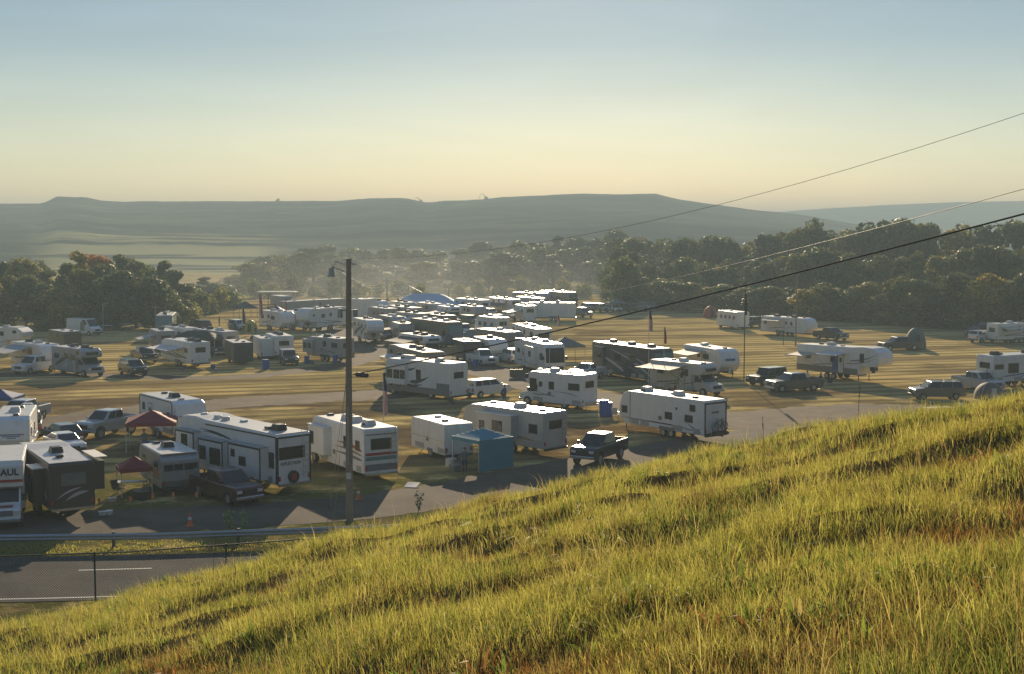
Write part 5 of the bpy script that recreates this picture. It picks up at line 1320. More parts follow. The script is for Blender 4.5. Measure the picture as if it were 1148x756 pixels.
# camp chairs
def chair(cx, cy, rz, m, label):
    p = at(cx, cy); t = empty('camp_chair', p, R(rz), label, 'chair', 'camp chairs')
    MB().add  # (folding chair: seat, back, four legs)
    MB().box(-.27, .27, -.25, .25, .42, .45).build('seat', m, t)
    MB().loft([(-.27, .24, .44), (.27, .24, .44), (.27, .27, .44), (-.27, .27, .44)], [(-.27, .40, .95), (.27, .40, .95), (.27, .43, .95), (-.27, .43, .95)]).build('backrest', m, t)
    for s in (-1, 1):
        MB().tube([(s*.27, -.27, 0), (s*.27, .3, .6)], .015, 5).build('leg', STEEL, t); MB().tube([(s*.27, .3, 0), (s*.27, -.25, .62)], .015, 5).build('leg', STEEL, t)
        MB().box(s*.27-.03, s*.27+.03, -.25, .3, .61, .64).build('armrest', TRIM, t)
chair(133, 556, 60, AWN_D, 'black camp chair beside the white folding table'); chair(1038, 463, 200, NAVF, 'dark camp chair by the low tables, right edge'); chair(519, 527, 10, GRYF, 'grey camp chair in the opening of the teal tent')
chair(895, 434, 30, NAVF, 'blue camp chair under the awnings of the fifth wheel'); chair(930, 434, -20, AWN_D, 'black camp chair near the blue door of the fifth wheel'); chair(765, 449, 10, AWN_T, 'tan camp chair under the tilted awning')
for cx, cy, rz, m, l in [(240, 418, 30, NAVF, 'blue camp chair before the grey-green trailer, left cluster'), (205, 419, -20, AWN_D, 'black camp chair below the two-awning trailer'), (350, 412, 180, GRYF, 'grey camp chair in front of the pale grey trailer'),
                         (735, 450, 10, NAVF, 'blue camp chair at the open end of the tilted awning'), (908, 437, 0, REDF, 'red camp chair under the fifth wheel awnings'), (508, 458, 40, AWN_D, 'black camp chair behind the swoosh motorhome rear'),
                         (180, 512, 0, AWN_D, 'black camp chair under the large red canopy, right one'), (165, 510, 30, NAVF, 'blue camp chair under the large red canopy, left one'), (690, 470, 15, AWN_T, 'tan camp chair by the toy hauler front')]: chair(cx, cy, rz, m, l)
table(172, 506, 1.8, .8, .75, 5, 'white table under the large red canopy', ACW); table(748, 447, 1.6, .7, .75, 5, 'low table under the tilted tan awning', AWN_T)
# traffic cones and marker flags
def cone(cx, cy, label):
    p = at(cx, cy); t = empty('traffic_cone', p, rng.uniform(0, 1), label, 'traffic cone', 'traffic cones by the service road')
    OR = mat('orange_cone_plastic', (.62, .14, .03), .5)
    MB().box(-.2, .2, -.2, .2, 0, .04).build('base', OR, t, bevel=.01, seg=1)
    MB().cyl((0, 0, .38), (0, 0, 1), .15, .68, 14, r2=.03).build('cone_body', OR, t)
    MB().cyl((0, 0, .44), (0, 0, 1), .115, .14, 14, r2=.087).build('reflective_band', FW, t)
cone(213, 590, 'orange and white cone in front of the maroon pickup'); cone(299, 573, 'orange cone behind the utility pole, left one') if False else None
cone(407-5, 560, 'orange cone just right of the utility pole foot')
def stake(cx, cy, label):
    p = at(cx, cy); t = empty('marker_flag', p, 0, label, 'marker flag', 'small orange marker flags')
    MB().tube([(0, 0, 0), (0, 0, .75)], .008, 5).build('wire', STEEL, t)
    MB().box(0, .16, -.004, .004, .45, .74).build('flag', mat('bright_orange_film', (.8, .25, .08), .4), t)
for cx, cy, l in [(145, 571, 'leftmost small orange marker flag before the old trailer'), (170, 568, 'second small orange marker flag before the old trailer'), (193, 566, 'third small orange marker flag before the old trailer'), (219, 566, 'small orange marker flag by the maroon pickup rear wheel'),
                  (110, 573, 'orange marker flag at the brown trailer corner')]: stake(cx, cy, l)
def sack(cx, cy, s, m, label, name='storage_bin', cat='storage bin'):
    p = at(cx, cy); o = MB().loft([(-s, -s*.7, 0), (s, -s*.7, 0), (s, s*.7, 0), (-s, s*.7, 0)], [(-s*1.1, -s*.8, s*1.1), (s*1.1, -s*.8, s*1.1), (s*1.1, s*.8, s*1.1), (-s*1.1, s*.8, s*1.1)])
    t = empty(name, p, rng.uniform(0, 3), label, cat); o.build('bin', m, t, bevel=.02)
    MB().box(-s*1.15, s*1.15, -s*.85, s*.85, s*1.102, s*1.2).build('lid', m, t, bevel=.02)
sack(115, 578, .2, ACW, 'small white bin by the brown trailer rear, left one'); sack(123, 577, .2, ACW, 'small white bin by the brown trailer rear, right one'); sack(126, 563, .22, ACW, 'small pale bin in the grass right of the brown trailer')
sack(159, 560, .45, ACB, 'black bin at the door of the old beige trailer'); sack(480+30, 528, .35, GREYD, 'grey bin outside the teal tent'); sack(1063, 462, .4, ACW, 'white storage bin between the low tables, right edge')
sack(1077, 458, .35, BLUEPL, 'blue storage bin behind the low tables, right edge'); sack(1030, 462, .3, ACB, 'black storage bin left of the low tables'); sack(800, 505, .4, TRIM, 'dark bin behind the toy hauler')
sack(460, 546, .3, ACW, 'pale bin right of the motorhome rear, on the lane') if False else None
# leaning board and mat
p = at(462, 546); o = MB().loft([(-.5, -.3, .02), (.3, -.5, .02), (.5, .3, .2), (-.3, .45, .2)], [(-.5, -.3, .06), (.3, -.5, .06), (.5, .3, .24), (-.3, .45, .24)]).build('plywood_board', mat('grey_board', (.30, .33, .36), .5)); o.location = p
tag(o, 'flat grey board lying on the ground behind the pole motorhome', 'board')
p = at(579, 424); t = empty('banner_stand', p, R(4), 'dark green banner standing left of the slide-out motorhome', 'banner')
MB().box(-.75, .75, -.02, .02, .12, .95).build('panel', OLIVE, t)
for s in (-1, 1): MB().tube([(s*.72, .03, 0), (s*.72, .03, .98)], .02, 5).build('leg', STEEL, t)
# bicycles on the toy hauler
def bike(loc, rz, label, par=None):
    t = empty('bicycle', loc, rz, label, 'bicycle', 'bicycles carried on the toy hauler')
    for x in (-.52, .52):
        n = 24; mb = MB(); mb.tube([(x+.33*math.cos(2*math.pi*i/n), 0, .34+.33*math.sin(2*math.pi*i/n)) for i in range(n+1)], .022, 6); w = mb.build('wheel', TYRE, t)
        sp_ = MB()
        for k in range(8): a = math.pi*k/8; sp_.tube([(x-.31*math.cos(a), 0, .34-.31*math.sin(a)), (x+.31*math.cos(a), 0, .34+.31*math.sin(a))], .004, 4)
        sp_.build('spokes', STEEL, w)
    f = MB(); B_, H1, S_ = (-.08, 0, .3), (.36, 0, .82), (-.22, 0, .78)
    for a, b in ((B_, H1), (B_, S_), (S_, (.38, 0, .75)), (B_, (-.52, 0, .34)), (S_, (-.52, 0, .34)), (H1, (.52, 0, .34))): f.tube([a, b], .02, 6)
    f.build('frame', DARK, t); MB().tube([(.3, -.28, .95), (.38, 0, .92), (.3, .28, .95)], .015, 6).build('handlebar', TRIM, t)
    MB().box(-.36, -.1, -.07, .07, .84, .89).build('saddle', TRIM, t, bevel=.02)
h = TH.rotation_euler.z
M_ = Matrix.Rotation(h, 4, 'Z')
for k, (dx, dy, dz) in enumerate([(-5.15, -.1, .95), (-5.4, .12, .9)]):
    q = TH.location + (M_ @ Vector((dx, dy, dz))); bike(q, h + R(90) + .06*k, ['dark bicycle hung against the toy hauler rear ramp, inner one', 'dark bicycle on the toy hauler rack, nearest the camera'][k])
MB().box(-5.6, -4.7, -.06, .06, .55, .63).build('bike_rack', TRIM, TH); rk = MB()
rk.box(-5.5, -5.44, -.75, .75, .66, .9); rk.box(-5.2, -5.14, -.75, .75, .66, .94); rk.box(-5.6, -5.0, -.03, .03, .632, .66); rk.build('bike_rack', TRIM, TH)
# a few people
def person(cx, cy, rz, shirt, trousers, label, pose=0):
    p = at(cx, cy)
    J = {'pel': (0, 0, .95), 'ch': (0, 0, 1.28), 'nk': (0, 0, 1.48), 'hd': (0, .02, 1.62), 'ht': (0, .02, 1.74), 'sl': (-.19, 0, 1.42), 'el': (-.25, .04, 1.14), 'wl': (-.24, .14, .90), 'fl': (-.24, .18, .8),
         'sr': (.19, 0, 1.42), 'er': (.25, .04, 1.14), 'wr': (.24, .14, .90), 'fr': (.24, .18, .8), 'hl': (-.10, 0, .9), 'kl': (-.12, .03+.1*pose, .5), 'al': (-.12, -.02, .08), 'tl': (-.13, .16, .04),
         'hr': (.10, 0, .9), 'kr': (.12, .03, .5), 'ar': (.12, -.06-.14*pose, .08), 'tr': (.13, .12-.14*pose, .04)}
    E = [('pel', 'ch'), ('ch', 'nk'), ('nk', 'hd'), ('hd', 'ht'), ('ch', 'sl'), ('sl', 'el'), ('el', 'wl'), ('wl', 'fl'), ('ch', 'sr'), ('sr', 'er'), ('er', 'wr'), ('wr', 'fr'), ('pel', 'hl'), ('hl', 'kl'), ('kl', 'al'), ('al', 'tl'), ('pel', 'hr'), ('hr', 'kr'), ('kr', 'ar'), ('ar', 'tr')]
    rad = {'pel': .15, 'ch': .16, 'nk': .06, 'hd': .10, 'ht': .085, 'sl': .075, 'el': .05, 'wl': .035, 'fl': .04, 'sr': .075, 'er': .05, 'wr': .035, 'fr': .04, 'hl': .10, 'kl': .065, 'al': .05, 'tl': .045, 'hr': .10, 'kr': .065, 'ar': .05, 'tr': .045}
    ks = list(J); me = bpy.data.meshes.new('person'); me.from_pydata([J[k] for k in ks], [(ks.index(a), ks.index(b)) for a, b in E], [])
    o = bpy.data.objects.new('person', me); col.objects.link(o); o.location = p; o.rotation_euler.z = R(rz)
    o.modifiers.new('skin', 'SKIN')
    for i, k in enumerate(ks): me.skin_vertices[0].data[i].radius = (rad[k], rad[k]*.85); me.skin_vertices[0].data[i].use_root = (k == 'pel')
    s_ = o.modifiers.new('sub', 'SUBSURF'); s_.levels = 1; s_.render_levels = 1
    dg = bpy.context.evaluated_depsgraph_get(); nm = bpy.data.meshes.new_from_object(o.evaluated_get(dg)); o.modifiers.clear(); o.data = nm
    nm.materials.clear()
    for m in (mat('skin', (.35, .2, .13), .6), shirt, trousers, ACB): nm.materials.append(m)
    for f in nm.polygons:
        c = f.center; f.material_index = 0 if c.z > 1.49 or (abs(c.x) > .2 and c.z < 1.12) else 1 if c.z > .93 else 3 if c.z < .1 else 2
    nm.update(); tag(o, label, 'person', 'people in the camp')
    hr = MB(); n = 10; vs = [(0.115*math.cos(2*math.pi*i/n)*math.cos(a), -.005+.12*math.sin(2*math.pi*i/n)*math.cos(a), 1.68+.12*math.sin(a)) for a in (0, .5, 1.0, 1.5) for i in range(n)]
    hr.add(vs, [(j*n+i, j*n+(i+1) % n, (j+1)*n+(i+1) % n, (j+1)*n+i) for j in range(3) for i in range(n)]); hr.build('hair', mat('brown_hair', (.05, .03, .02), .7), o)
person(328, 391, 20, mat('black_cloth', (.02, .02, .025), .9), mat('dark_cloth', (.03, .035, .05), .9), 'person in dark clothes standing behind the black off-road car', .5)
person(287, 378, 180, NAVF, mat('dark_cloth', (.03, .035, .05), .9), 'person in a blue top right of the yellow tent')
person(246, 366, 90, mat('black_cloth', (.02, .02, .025), .9), GRYF, 'person in dark clothes at the field edge by the left cluster')
person(376, 370, 0, REDF, GRYF, 'person in a red shirt at the far trailers left of the pole') 
person(521, 531, 190, GRYF, mat('dark_cloth', (.03, .035, .05), .9), 'person in grey standing in the opening of the teal tent')
person(920, 437, 40, NAVF, mat('black_cloth', (.02, .02, .025), .9), 'person in blue under the fifth wheel awning')
for cx, cy, rz, a_, b_, l in [(162, 508, 40, GRYF, AWN_D, 'person in grey under the large red canopy'), (757, 449, 100, REDF, GRYF, 'person in red under the tilted tan awning'), (236, 384, 10, AWN_W, NAVF, 'person in a white shirt by the far left cluster'),
    (566, 452, 60, NAVF, AWN_D, 'person in blue walking beside the camp road'), (348, 379, 0, AWN_D, GRYF, 'person in black on the track by the far row'), (905, 434, 150, AWN_W, NAVF, 'person in a pale shirt beside the grey-green pickup')]: person(cx, cy, rz, a_, b_, l, .6)
# ---------------------------------------------------------------- utility pole and wires
WOOD = mat('weathered_pole_wood', (.26, .21, .16), .85, var=.35, scale=9, bump=.5)
P0 = at(392, 584); PH = atY(394, 290, P0.y).z
t = empty('utility_pole', P0, 0, 'tall weathered wooden utility pole standing beside the guardrail', 'utility pole', 'utility poles')
MB().tube([(0, 0, -.3), (.02, 0, PH*.5), (.08, 0, PH)], [.21, .18, .14], 12).build('pole', WOOD, t)
m = MB(); m.tube([(-.15, 0, PH-.7), (-.85, -.15, PH-.45)], .03, 6); m.build('lamp_bracket', STEEL, t)
m = MB(); m.cyl((-.85, -.15, PH-.75), (0, 0, 1), .2, .5, 10, r2=.13); m.tube([(-.85,-.15,PH-.5),(-.6,-.1,PH-.2),(-.1,0,PH-.3)], .025); m.build('lightning_arrester', STEEL, t)
m = MB(); m.cyl((.2, 0, PH-.12), (0, 0, 1), .05, .28, 8); m.cyl((.35, 0, PH-.3), (1, 0, 0), .05, .3, 8); m.build('insulator', ACW, t)
m = MB(); m.cyl((-.42, 0, PH-3.0), (0, 0, 1), .16, .5, 10, r2=.12); m.tube([(-.42, 0, PH-2.9), (0, 0, PH-2.8)], .04); m.build('insulator', STEEL, t)
m = MB(); m.cyl((.42, 0, PH-3.0), (0, 0, 1), .13, .4, 10); m.tube([(.42, 0, PH-2.9), (0, 0, PH-2.8)], .04); m.build('insulator', STEEL, t)
m = MB(); m.box(-.05, .05, -.3, -.2, 3.2, 6.4); m.build('conduit', STEEL, t)
MB().box(-.14, .14, -.29, -.24, 2.4, 2.75).build('tag_plate', ACW, t)
def beyond(a, b, k, sag):
    """end point k times as far as b, raised so that the sagging wire still passes through b"""
    q = 1/k; e = a + (b-a)*k; e.z = a.z + (b.z + 4*sag*q*(1-q) - a.z)/q; return e
def wire(name, a, b, sag, r, m, label, cat='cable', group='overhead cables', n=40):
    pts = []
    for i in range(n+1):
        q = i/n; p = a.lerp(b, q); p.z -= sag*4*q*(1-q); pts.append(p)
    o = MB().tube(pts, r, 6).build(name, m, smooth=True); tag(o, label, cat, group); return o
BLK = mat('black_cable_jacket', (.015, .015, .015), .5); ALU = mat('aluminium_cable', (.45, .45, .43), .35, .7)
tops = P0 + Vector((.08, 0, 0))
ca = atY(396, 420, P0.y) ; cb = atY(1148, 240, 40) ; ext = beyond(ca, cb, 1.25, .35)
wire('telephone_cable', ca, ext, .35, .03, BLK, 'thick black cable running from the pole up to the right edge')
m = MB().tube([ca + (ext-ca)*.008 + Vector((0, 0, -.05)), ca + (ext-ca)*.03 + Vector((0, 0, -.24))], .13, 10); o = m.build('cable_splice_case', BLK, bevel=.03); tag(o, 'black splice case hanging on the thick cable right of the pole', 'splice case')
wa = P0 + Vector((.2, 0, PH)); wb = atY(1148, 127, 40); wx = beyond(wa, wb, 1.25, 1.75)
wire('power_line', wa, wx, 1.75, .008, BLK, 'thin wire from the pole top rising to the upper right corner')
wc = atY(425, 319, 280); wd = atY(1148, 212, 40); we = beyond(wc, wd, 1.1, 5.1)
wire('power_line', wc, we, 5.1, .013, mat('dull_cable', (.25, .25, .24), .6), 'pale wire sagging across the wood to the right edge')
for k, (dx, dz) in enumerate([(-.12, PH*.55), (-.2, PH*.5)]):
    e = P0 + Vector((-.9-.35*k, .4, 0)); wire('guy_wire', P0 + Vector((dx, 0, dz)), e, 0, .012, STEEL, ['thin guy wire just left of the utility pole', 'outer guy wire left of the utility pole'][k])
def upole(cx, cy, ytop, label, r=.13, arm=1.6, lamp=False):
    p = at(cx, cy); h = atY(cx, ytop, p.y).z; t = empty('utility_pole', p, 0, label, 'utility pole', 'utility poles')
    MB().tube([(0, 0, -.2), (0, 0, h)], [r, r*.7], 8).build('pole', WOOD, t)
    if arm: MB().box(-arm/2, arm/2, -.06, .06, h-.75, h-.6).build('crossarm', WOOD, t)
    if lamp: MB().tube([(0, 0, h-.2), (.5, 0, h), (1.1, -.1, h+.05)], .05, 6).build('lamp_arm', STEEL, t)
    return p, h
upole(892, 388, 309, 'tall dark pole standing on the open field beside the long trailer', .11, 0)
pa = upole(383, 338, 298, 'far pole behind the top of the main utility pole', .16, 2.0)
pb = upole(434, 338, 312, 'far pole left of the marquee', .16, 2.2)
pc = upole(458, 337, 318, 'far pole behind the marquee peak', .16, 2.2)
pd = upole(503, 337, 323, 'far pole right of the marquee', .16, 2.0)
upole(361, 347, 329, 'short far pole above the long semi trailer', .15, 1.6); upole(116, 372, 340, 'slim pole against the left wood', .10, 0, True); upole(175, 374, 340, 'slim pole at the edge of the left wood', .10, 1.2)
upole(331, 336, 272+30, 'slim far pole against the hazy wood', .12, 1.0)
for j, (q1, q2, nm_) in enumerate([(pa, pb, 'between the far poles left of the marquee'), (pb, pc, 'above the marquee'), (pc, pd, 'right of the marquee peak')]):
    for k in range(3):
        a = q1[0] + Vector(((k-1)*.9, 0, q1[1]-.6)); b = q2[0] + Vector(((k-1)*.9, 0, q2[1]-.6))
        wire('power_line', a, b, 1.8+.6*k, .06, mat('sunlit_cable', (.7, .68, .6), .5), '%s pale sagging wire %s' % (['upper', 'middle', 'lower'][k], nm_), n=16)  # pale cable colour paints in the sun catching these wires
a = pc[0] + Vector((0, 0, pc[1]-.4)); b = at(475, 350) + Vector((0, 0, 3.8)); wire('stay_wire', a, b, .05, .035, ALU, 'pale stay wire from the far pole down to the marquee', n=8)
# ---------------------------------------------------------------- guardrail
gy = lambda x: YS*float(np.interp(x, [-55, -37, -18, 0, 18, 41], [39.4, 39.7, 40.3, 42.1, 46.0, 53.2]))
t = empty('guardrail', (0, 0, 0), 0, 'galvanised steel guardrail along the highway edge', 'guardrail')
sec = [(-.02, -.16), (.03, -.12), (.05, -.075), (.02, -.02), (.02, .02), (.05, .075), (.03, .12), (-.02, .16)]
vs = []; fs = []; xs_ = [-60 + 1.0*i for i in range(78)]
for x in xs_:
    y = gy(x)
    for d, z in sec: vs.append((x, y - d*1.3 - .12, .60 + z*1.1))
    for d, z in sec[::-1]: vs.append((x, y - d*1.3 - .112, .60 + z*1.1))
n_ = 16
for i in range(len(xs_)-1):
    for k in range(n_): fs.append((i*n_+k, i*n_+(k+1) % n_, (i+1)*n_+(k+1) % n_, (i+1)*n_+k))
mb = MB(); mb.add(vs, [f[::-1] for f in fs]); mb.build('rail', STEEL, t, smooth=False)
px_ = (117-CX)/F*39.9*YS
for k in range(-7, 18):
    x = px_ + k*6.2
    if x < -58 or x > 16: continue
    pm = MB(); pm.box(x-.07, x+.07, gy(x)-.08, gy(x)+.1, -.1, .84); pm.build('post', mat('dark_wood_post', (.07, .06, .05), .85, var=.3), t)
# chain link fence on the near side of the highway
fy = lambda x: YS*float(np.interp(x, [-55, -22, -16.5, -11, 0, 18, 41], [33.2, 33.6, 34.1, 35.2, 37.4, 43, 50])) - .35
t = empty('chain_link_fence', (0, 0, 0), 0, 'dark chain link fence at the foot of the bank', 'fence')
FM = mat('dark_fence_steel', (.02, .025, .02), .5, .3)
FX = [-60 + 5.3*i for i in range(18)]; off = (96-CX)/900*33.6 - (-60 + 5.3*int(((96-CX)/900*33.6+60)//5.3)); FX = [x + off for x in FX]
TH_ = 2.35
for x in FX:
    MB().tube([(x, fy(x), -.1), (x, fy(x), TH_+.06)], .04, 8).build('post', FM, t)
r_ = MB(); r_.tube([(x, fy(x), TH_) for x in [FX[0] + .5*i for i in range(160)]], .03, 6); r_.build('top_rail', FM, t)
me_v = []; me_f = []
# wire mesh: crossing thin strips
cells = []
mw = MB()
def strip(x0, z0, x1, z1, r=.007):
    y0, y1 = fy(x0)+.045, fy(x1)+.045
    o_ = len(mw.v)
    mw.v += [(x0-r, y0, z0), (x0+r, y0, z0), (x1+r, y1, z1), (x1-r, y1, z1)]; mw.f.append((o_, o_+1, o_+2, o_+3)); mw.m.append(0)
x = -34.0
while x < -6:
    for k in range(4):
        z0 = k*TH_/4; dx = TH_/4
        strip(x + k*dx, z0, x + (k+1)*dx, z0 + TH_/4); strip(x - k*dx, z0, x - (k+1)*dx, z0 + TH_/4)
    x += .11
mw.build('wire_mesh', FM, t)
# ---------------------------------------------------------------- small plants by the rail, tall weeds on the bank
def weed(x, y, z, h, label, seed, m=None, nleaf=90, spread=.45):
    t = empty('leafy_weed', (x, y, z), 0, label, 'plant'); g_ = random.Random(seed); st = MB(); lf = MB()
    for k in range(4):
        a = g_.uniform(0, 6.28); tip = Vector((math.cos(a)*spread*.8, math.sin(a)*spread*.8, h*g_.uniform(.7, 1)))
        st.tube([(0, 0, 0), tip*.5 + Vector((0, 0, .1)), tip], [.014, .01, .004], 5)
        for i in range(nleaf//4):
            q = g_.uniform(.2, 1); c = tip*q; c.z += .05; u = Vector((g_.gauss(0, 1), g_.gauss(0, 1), g_.gauss(0, .5))).normalized(); w = u.orthogonal().normalized()
            s = .10*g_.uniform(.6, 1.3); c = c + u*s
            lf.add([c-u*s, c+w*s*.4, c+u*s, c-w*s*.4], [(0, 1, 2, 3)])
    st.build('stem', mat('green_stem', (.10, .13, .04), .7), t); lf.build('foliage', m or mat('bright_weed_leaf', (.14, .22, .04), .5), t)
p = at(258, 598); weed(p.x, p.y, 0, 1.35, 'bright green leafy weed at the guardrail, left of the pole', 3, None, 120, .35)
p = at(272, 598); weed(p.x, p.y, 0, 1.15, 'smaller leafy weed right of the tall one at the guardrail', 4, None, 90, .4)
p = at(470, 572); weed(p.x, p.y-.6, 0, 1.2, 'small dark leafy weed right of the utility pole', 5, mat('dull_weed_leaf', (.08, .11, .04), .6), 70, .3)
def dry(x, y, h, label, seed):
    z = float(hill_z(x, y)); t = empty('dry_stalk', (x, y, z), 0, label, 'plant', 'dry stalks on the bank'); g_ = random.Random(seed); st = MB()
    lx, ly = g_.uniform(-.12, .12), g_.uniform(-.1, .1)
    st.tube([(0, 0, -.03), (lx*.4, ly*.4, h*.5), (lx, ly, h)], [.007, .005, .003], 5); st.build('stem', mat('dry_brown_stalk', (.16, .10, .05), .8), t)
    hd = MB()
    for i in range(26):
        q = g_.uniform(.72, 1.02); c = Vector((lx*q, ly*q, h*q)); u = Vector((g_.gauss(0, 1), g_.gauss(0, 1), 1.4)).normalized(); w = u.orthogonal().normalized(); s = .016
        hd.add([c, c+u*s+w*s*.3, c+u*s*2, c+u*s-w*s*.3], [(0, 1, 2, 3)])
    hd.build('seed_head', mat('dry_brown_stalk', (.16, .10, .05), .8), t)
for i, (px, Y, h, l) in enumerate([(232, 17, .95, 'dark dry stalk at the left of the bank near the fence'), (232+28, 15, .7, 'short dry stalk below the guardrail end'), (362, 20, 1.0, 'pale upright stalk left of the utility pole foot'), (560, 11, .8, 'dry stalk in the middle of the bank'),
                                (860, 14, .8, 'dry stalk under the toy hauler end on the bank'), (965, 15, .9, 'dry stalk on the bank right of centre'), (1000, 10, .7, 'dark dry stalk low on the right of the bank'), (1110, 18, 1.2, 'leaning dry stalk near the right edge')]):
    dry((px-CX)/900*Y, Y*YS, h, l, i)
# ---------------------------------------------------------------- on the ridge
def excavator(px, Y, label, flip=1, s=1.0):
    Y = Y*YS; x = (px-CX)/F*Y; z = float(ground_z(np.array([x]), np.array([float(Y)]))[0]); t = empty('excavator', (x, Y, z-.1), 0, label, 'excavator', 'excavators on the ridge'); t.scale = (s*flip, s, s)
    YM = mat('excavator_paint', (.20, .14, .03), .5)
    for sy in (-1, 1): MB().box(-2.2, 2.2, sy*1.2-.3, sy*1.2+.3, 0, 1.0).build('track', TRIM, t, bevel=.3)
    MB().box(-2.2, 1.4, -1.3, 1.3, 1.15, 2.3).build('body', YM, t, bevel=.15); MB().box(.2, 1.6, -1.25, -.1, 2.0, 3.3).build('cab', GLASS, t, bevel=.1)
    MB().tube([(1.0, .3, 1.9), (3.2, .3, 5.4), (5.6, .3, 5.0)], [.35, .35, .25], 6).build('boom', YM, t); MB().tube([(5.6, .3, 5.1), (6.6, .3, 2.2)], [.25, .18], 6).build('arm', YM, t)
    MB().loft([(6.0, -.3, 1.2), (7.0, -.3, 1.6), (7.0, .9, 1.6), (6.0, .9, 1.2)], [(6.1, -.3, 2.2), (7.1, -.3, 2.4), (7.1, .9, 2.4), (6.1, .9, 2.2)]).build('bucket', TRIM, t)
excavator(545, 826, 'excavator with raised boom on the ridge, right one', -1, 1.0); excavator(472, 826, 'excavator on the ridge, left one', -1, .8)
x = (313-CX)/900*826; z = float(ground_z(np.array([x]), np.array([826.0*YS]))[0])
t = tree(x, 826*YS, 2, .42, TINTS['deep green'], .8, z=z-1.2); tag(t, 'lone small tree silhouetted on the ridge skyline', 'tree', 'trees on the ridge')
# ---------------------------------------------------------------- light
SUN_EL, SUN_AZ = 15.5, 2.0      # azimuth: degrees to the right of the view direction (+y)
def world():
    w = bpy.data.worlds.new('World'); sc.world = w; w.use_nodes = True; nt = w.node_tree; N = nt.nodes; K = nt.links
    bg = N['Background']; sk = N.new('ShaderNodeTexSky'); sk.sky_type = 'NISHITA'; sk.sun_disc = False
    sk.sun_elevation = R(SUN_EL); sk.sun_rotation = R(SUN_AZ); sk.air_density = SKY_AIR; sk.dust_density = SKY_DUST; sk.ozone_density = SKY_OZ
    # thin high cloud, in world directions
    tc = N.new('ShaderNodeTexCoord'); mp = N.new('ShaderNodeMapping'); mp.inputs['Scale'].default_value = (1.6, 1.6, 8)
    mp.inputs['Rotation'].default_value = (0, R(5), 0)
    K.new(tc.outputs['Generated'], mp.inputs[0])
    no = N.new('ShaderNodeTexNoise'); no.inputs['Scale'].default_value = 2.2; no.inputs['Detail'].default_value = 5; no.inputs['Roughness'].default_value = .55; no.inputs['Distortion'].default_value = 1.2; K.new(mp.outputs[0], no.inputs['Vector'])
    r_ = N.new('ShaderNodeMapRange'); r_.inputs[1].default_value = .42; r_.inputs[2].default_value = .72; r_.inputs[3].default_value = 0; r_.inputs[4].default_value = .07; K.new(no.outputs['Fac'], r_.inputs[0])
    # tint by height: lower sky dimmed, unseen zenith kept bright for fill
    sx = N.new('ShaderNodeSeparateXYZ'); K.new(tc.outputs['Generated'], sx.inputs[0])
    rp = N.new('ShaderNodeValToRGB'); K.new(sx.outputs[2], rp.inputs[0])
    e = rp.color_ramp.elements; e[0].position = 0; e[0].color = (*SKY_C[0], 1); e[1].position = 1; e[1].color = (*SKY_C[-1], 1)
    for p, c in zip(SKY_P[1:-1], SKY_C[1:-1]):
        q = e.new(p); q.color = (*c, 1)
    mu = N.new('ShaderNodeMix'); mu.data_type = 'RGBA'; mu.blend_type = 'MULTIPLY'; mu.inputs[0].default_value = 1
    K.new(sk.outputs[0], mu.inputs[6]); K.new(rp.outputs[0], mu.inputs[7])
    sc_ = N.new('ShaderNodeVectorMath'); sc_.operation = 'SCALE'; ad = N.new('ShaderNodeMath'); ad.operation = 'ADD'; ad.inputs[1].default_value = .97
    K.new(r_.outputs[0], ad.inputs[0]); K.new(mu.outputs[2], sc_.inputs[0]); K.new(ad.outputs[0], sc_.inputs['Scale'])
    K.new(sc_.outputs[0], bg.inputs[0]); bg.inputs[1].default_value = SKY_STR
SKY_AIR, SKY_DUST, SKY_OZ, SKY_STR = 1.0, 0.08, 1.0, .10
SKY_P = [0, .05, .14, .3, 1]
SKY_C = [(.88, .70, .60), (.61, .55, .50), (.36, .375, .40), (.34, .355, .36), (1.0, 1.04, 1.18)]
SKY_CLOUD = (6, 5.5, 5, 1)
world()
su = bpy.data.lights.new('sun', 'SUN'); su.energy = 5.0; su.angle = R(.5); su.color = (1.0, .80, .54)
so = bpy.data.objects.new('sun', su); col.objects.link(so)
sd = Vector((math.sin(R(SUN_AZ))*math.cos(R(SUN_EL)), math.cos(R(SUN_AZ))*math.cos(R(SUN_EL)), math.sin(R(SUN_EL))))
so.rotation_euler = sd.to_track_quat('Z', 'Y').to_euler()
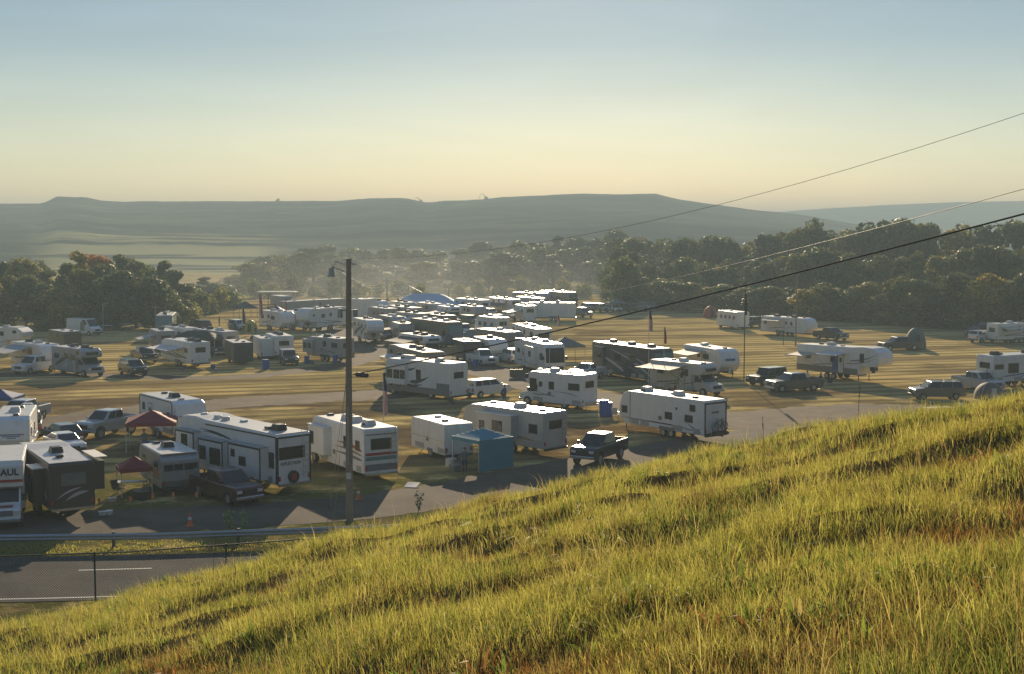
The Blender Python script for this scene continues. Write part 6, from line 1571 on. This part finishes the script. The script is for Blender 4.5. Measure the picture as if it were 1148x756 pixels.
# air
def haze():
    mb = MB().box(-3300, 3700, -520, 6500, -3, 75)
    m = bpy.data.materials.new('morning_haze'); m.use_nodes = True; nt = m.node_tree; nt.nodes.remove(nt.nodes['Principled BSDF'])
    v = nt.nodes.new('ShaderNodeVolumePrincipled'); v.inputs['Color'].default_value = (*HAZE_C, 1); v.inputs['Density'].default_value = HAZE_D; v.inputs['Anisotropy'].default_value = HAZE_G
    nt.links.new(v.outputs[0], nt.nodes['Material Output'].inputs['Volume'])
    o = mb.build('haze', m); tag(o, 'thin blue morning haze over the valley', 'haze', kind='stuff')
HAZE_C, HAZE_D, HAZE_G = (.34, .45, .52), .0008, .15
haze()
def smoke(cx, cy, sx, sy, sz, dens):
    p = at(cx, cy); mb = MB().box(-1, 1, -1, 1, 0.01, 1); m = bpy.data.materials.new('camp_smoke'); m.use_nodes = True; nt = m.node_tree; N = nt.nodes; K = nt.links; N.remove(N['Principled BSDF'])
    tc = N.new('ShaderNodeTexCoord'); gr = N.new('ShaderNodeTexGradient'); gr.gradient_type = 'QUADRATIC_SPHERE'; K.new(tc.outputs['Object'], gr.inputs[0])
    no = N.new('ShaderNodeTexNoise'); no.inputs['Scale'].default_value = 1.8; no.inputs['Detail'].default_value = 3; K.new(tc.outputs['Object'], no.inputs['Vector'])
    a = N.new('ShaderNodeMath'); a.operation = 'MULTIPLY'; K.new(gr.outputs['Fac'], a.inputs[0]); K.new(no.outputs['Fac'], a.inputs[1])
    b = N.new('ShaderNodeMath'); b.operation = 'MULTIPLY'; b.inputs[1].default_value = dens; K.new(a.outputs[0], b.inputs[0])
    v = N.new('ShaderNodeVolumePrincipled'); v.inputs['Color'].default_value = (.85, .88, .9, 1); v.inputs['Anisotropy'].default_value = .35; K.new(b.outputs[0], v.inputs['Density'])
    K.new(v.outputs[0], N['Material Output'].inputs['Volume'])
    o = mb.build('smoke', m); o.location = p; o.scale = (sx, sy, sz); tag(o, 'drifting camp smoke in front of the hazy middle wood', 'smoke', kind='stuff')
smoke(440, 332, 110, 95, 20, .008)
cam = bpy.data.cameras.new('camera'); co = bpy.data.objects.new('camera', cam); col.objects.link(co)
co.location = (0, 0, CH); co.rotation_euler = (R(90) - PITCH, 0, 0)
cam.sensor_width = 36; cam.lens = F/1148*36; cam.clip_end = 8000; cam.clip_start = .1
sc.camera = co
vs = sc.view_settings; vs.view_transform = 'Standard'; vs.look = 'None'; vs.gamma = 1; vs.exposure = .85; vs.use_curve_mapping = False
sc.cycles.max_bounces = 6; sc.cycles.volume_bounces = 1; sc.cycles.transparent_max_bounces = 12
sc.cycles.use_denoising = True
